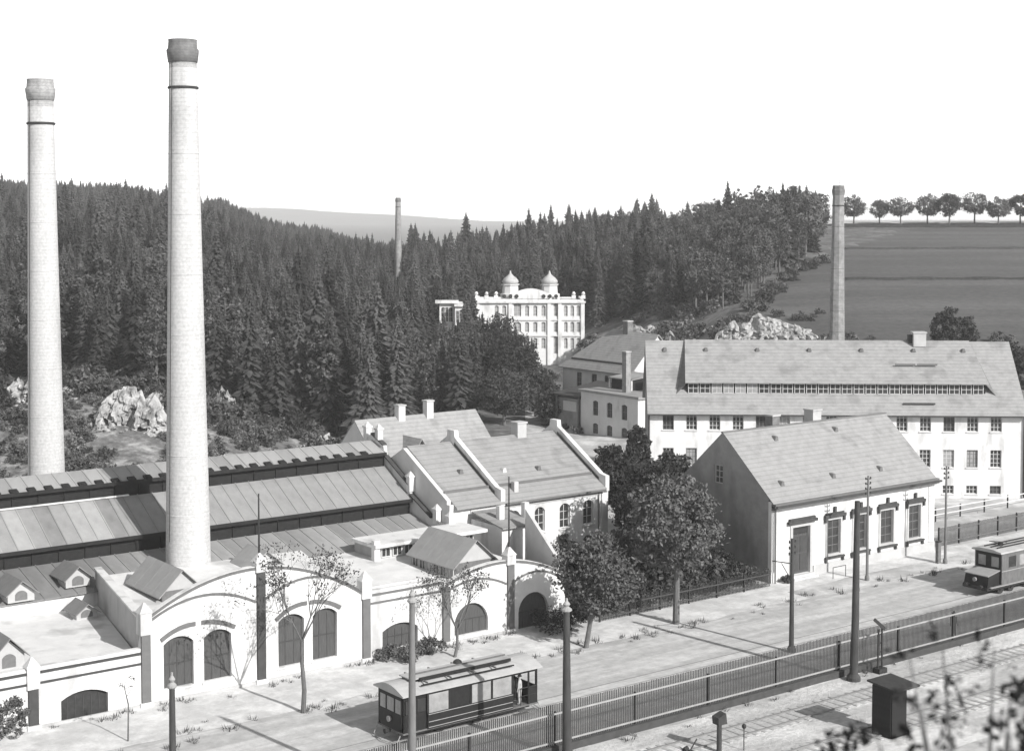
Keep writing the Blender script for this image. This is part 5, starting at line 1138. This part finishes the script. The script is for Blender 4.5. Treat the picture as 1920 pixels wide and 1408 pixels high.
for _ in range(240):
    u = r.uniform(75.5, 94.2); v = r.uniform(90.8, 104 if u > 89.5 else 101); p = W((u, v, 0))
    if u > 93.5 and v > 89: v = v; 
    ug.append((p.x, p.y, 0, r.uniform(.8, 1.9), r.uniform(0, 6.3), r.choice((0, 2, 2))))
scatter("undergrowth", ug, bt, ("dense bushes shading the garden ground between office and house", "bushes"))
# grass tufts along the walls and pavement edge
GT = []
for s_d in range(2):
    rg = random.Random(s_d); v, f = [], []
    for _ in range(26):
        a = rg.uniform(0, 6.28); d = rg.uniform(0, .3); h = rg.uniform(.08, .28); c, s = math.cos(a), math.sin(a); k = len(v)
        v += [(c*d-.02*s, s*d+.02*c, 0), (c*d+.02*s, s*d-.02*c, 0), (c*(d+.1), s*(d+.1), h)]; f.append((k, k+1, k+2))
    GT.append(tmpl(v, f, [M[('leaf_pale', 'leaf')[s_d]]]))
pts = []
for _ in range(220):
    c_ = r.random(); u = r.uniform(22, 118)
    if c_ < .35: v = 90.2-abs(r.gauss(0, .5))
    elif c_ < .75: v = 83.9+r.gauss(0, .55); 
    else: v = 68.4-abs(r.gauss(0, .8))
    if 93.5 < u and c_ < .35: continue
    p = W((u, v, .015)); pts.append((p.x, p.y, .02, r.uniform(.6, 1.7), r.uniform(0, 6.3), r.choice((0, 1))))
scatter("grass_tufts", pts, GT, ("grass tufts along the pavement edge and fence foot", "grass"))

# rocks
import bmesh
def rock_me(seed):
    r = random.Random(seed); bm = bmesh.new(); bmesh.ops.create_icosphere(bm, subdivisions=2, radius=1)
    pl = [(rdir(r), r.uniform(.42, .8)) for _ in range(14)]
    for v_ in bm.verts:
        for n_, d in pl:
            e = v_.co.dot(n_)-d
            if e > 0: v_.co -= n_*e
        v_.co *= r.uniform(.94, 1.06)
    me = bpy.data.meshes.new("rock"); bm.to_mesh(me); bm.free(); me.materials.append(M['rock']); return me
RK = [rock_me(i) for i in range(5)]
def outcrop(label, px, Y, n, wx, wz, smin, smax, seed):
    X = (px-960)/FP*Y; z = terr(X, Y); t = T("rock_outcrop", label, "rocks", X, Y, z, WORLD); r = random.Random(seed)
    for i in range(n):
        a = r.uniform(-1, 1); k = (1-a*a)**.5; q = r.random()
        x_, y_ = X+a*wx, Y+q*wz*1.2+r.uniform(-.5, .5); s = r.uniform(smin, smax)*(.6+.5*k)
        o = t.put("rock", RK[i % 5], (x_, y_, max(terr(x_, y_), z+q*wz*k)), r.uniform(0, 6.28)); o.scale = (s*r.uniform(.8, 1.3), s, s*r.uniform(.5, 1.1)); o.rotation_euler = (r.uniform(-.7, .7), r.uniform(-.7, .7), r.uniform(0, 6.28))
from mathutils import noise as mn
def cliff(t, px, Y, wd, ht, lean, seed, nx=64, nz=30, rag=.3):
    X = (px-960)/FP*Y; b = MB()
    for j in range(nz+1):
        for i in range(nx+1):
            a = -1+2*i/nx; q = j/nz
            top = ht*(max(0, 1-abs(a)**2.4))**.6*(1.1-rag+rag*1.1*mn.noise((a*2.2+seed, seed, 0))+.16*mn.noise((a*9+seed, seed, 3)))
            x = X+a*wd; z0 = terr(x, Y)-.5; z = z0+top*q
            d = 1.3*mn.noise((x*.8, z*.28, seed))+.9*mn.cell((x*.75+mn.noise((x, z, 1))*.6, z*.5, seed))+.5*mn.cell((x*1.9, z*1.3+x*.4, seed+3))+.35*mn.noise((x*3, z*2, seed))
            edge = min(1, 6*(1-abs(a)))*min(1, 5*(1-q)+.15)
            b.v.append((x+.25*mn.noise((z*2, x, 5)), Y+lean*q*top-d*edge+(1-edge)*.8, z))
    b.f = [(j*(nx+1)+i, j*(nx+1)+i+1, (j+1)*(nx+1)+i+1, (j+1)*(nx+1)+i) for j in range(nz) for i in range(nx)]
    t.part("rock_face", b, M['rock'])
def outcrop(label, px, Y, n, wx, wz, smin, smax, seed, lean=.5, rag=.3):
    X = (px-960)/FP*Y; z = terr(X, Y); t = T("rock_outcrop", label, "rocks", X, Y, z, WORLD); r = random.Random(seed)
    cliff(t, px, Y, wx, wz, lean, seed*3.7, rag=rag)
    for i in range(n):
        a = r.uniform(-1, 1); x_, y_ = X+a*wx*1.15, Y-r.uniform(.2, 2.2); s = r.uniform(smin, smax)
        o = t.put("rock", RK[i % 5], (x_, y_, terr(x_, y_)+s*.2)); o.scale = (s*r.uniform(.8, 1.4), s, s*r.uniform(.4, .8)); o.rotation_euler = (r.uniform(-.7, .7), r.uniform(-.7, .7), r.uniform(0, 6.28))
outcrop("large pale rock face on the slope between the two tall chimneys", 236, 180, 34, 4.6, 5.8, .2, .6, 1)
outcrop("smaller pale rock face at the left edge beside the left chimney", 34, 196, 16, 2.6, 5.0, .2, .5, 2)
outcrop("broad pale broken quarry face at the foot of the right wood", 1418, 248, 90, 7.6, 5.4, .25, .75, 3, 1.1, .6)
outcrop("lower quarry rock face just left of the dark chimney", 1492, 240, 60, 4.2, 3.0, .2, .5, 7, 1.3)
outcrop("low quarry rocks at the left end of the factory ridge", 1352, 232, 50, 4.0, 3.0, .15, .5, 8, 1.3)
outcrop("small pale rocks right of the tallest chimney", 412, 196, 12, 1.8, 4.2, .2, .5, 4)
outcrop("pale bank of stones behind the hipped house", 1165, 282, 50, 6.5, 5.0, .2, .6, 5, 1.6, .5)
outcrop("pale rock strip above the left end of the factory ridge", 1270, 264, 50, 5.5, 3.6, .2, .6, 9, 1.6, .6)
outcrop("broken pale bank below the left forest, right of the big rock face", 330, 196, 30, 5.0, 3.4, .2, .5, 11, 1.5, .6)
outcrop("broken pale bank between the left chimney and the big rock face", 140, 200, 30, 4.6, 3.6, .2, .5, 12, 1.5, .6)
outcrop("small broken bank above the middle of the long shed", 500, 200, 24, 4.2, 2.6, .2, .5, 13, 1.6, .6)
outcrop("small broken bank at the forest foot behind the pale-roofed rear building", 610, 192, 20, 3.2, 2.0, .2, .4, 14, 1.6, .6)
outcrop("low pale rock strip above the shed roof, right of the tallest chimney", 430, 172, 10, 3.2, 1.8, .2, .4, 6)

# shrub tree beside the photographer, out of focus at the lower right
M['leaf_black'] = leafmat("very_dark_leaves", 0.018, 0.1)
def near_tree():
    r = random.Random(8); X, Y = 2.35, 7.6; z = terr(X, Y); t = T("foreground_shrub", "blurred leafy shrub at the lower right close to the camera", "shrub", X, Y, z, WORLD)
    tb = MB(); lv, lf = [], []
    tb.tube((X, Y, z-.3), (X, Y, z+2.3), .06, .045, 8)
    for i in range(70):
        a = r.uniform(0, 6.28); e = Vector((X+math.cos(a)*r.uniform(.2, 1.5), Y+math.sin(a)*r.uniform(.1, 1.2), z+r.uniform(2.7, 5.0)))
        dxr = (e.x-X)
        px, py = proj(e.x, e.y, e.z)
        lim = (1290 if i < 22 else 1400)+max(0, 1740-px)*.45
        if py < lim-70: e.z -= (lim-70-py)/FP*e.y
        m_ = Vector((X+(e.x-X)*.4, Y+(e.y-Y)*.4, z+2.3+(e.z-z-2.3)*.5)); tb.tube((X, Y, z+2.2), m_, .025, .015, 5); tb.tube(m_, e, .015, .006, 4)
        for q in range(4):
            c_ = m_+(e-m_)*(.5+.18*q); leaf_clump(r, lv, lf, tuple(c_+rdir(r)*.1), .09, 9 if i < 22 else 20, .032)
    t.part("branch", tb, M['bark']); b = MB(); b.v = lv; b.f = lf; t.part("foliage", b, M['leaf_black'], fix=False)
near_tree()

# ---------------------------------------------------------------- air
hz = bpy.data.materials.new("haze"); hz.use_nodes = True; n = hz.node_tree; n.nodes.clear()
pv = n.nodes.new("ShaderNodeVolumePrincipled"); pv.inputs["Color"].default_value = (.95, .95, .95, 1); pv.inputs["Density"].default_value = 0.00022; pv.inputs["Anisotropy"].default_value = -0.1
oo = n.nodes.new("ShaderNodeOutputMaterial"); n.links.new(pv.outputs[0], oo.inputs["Volume"])
hb_ = MB().box(-5200, 5200, -90, 6200, -3, 62); ho_ = single("haze", hb_, hz, "thin pale haze filling the valley air", "haze", fr=WORLD, kind="stuff")
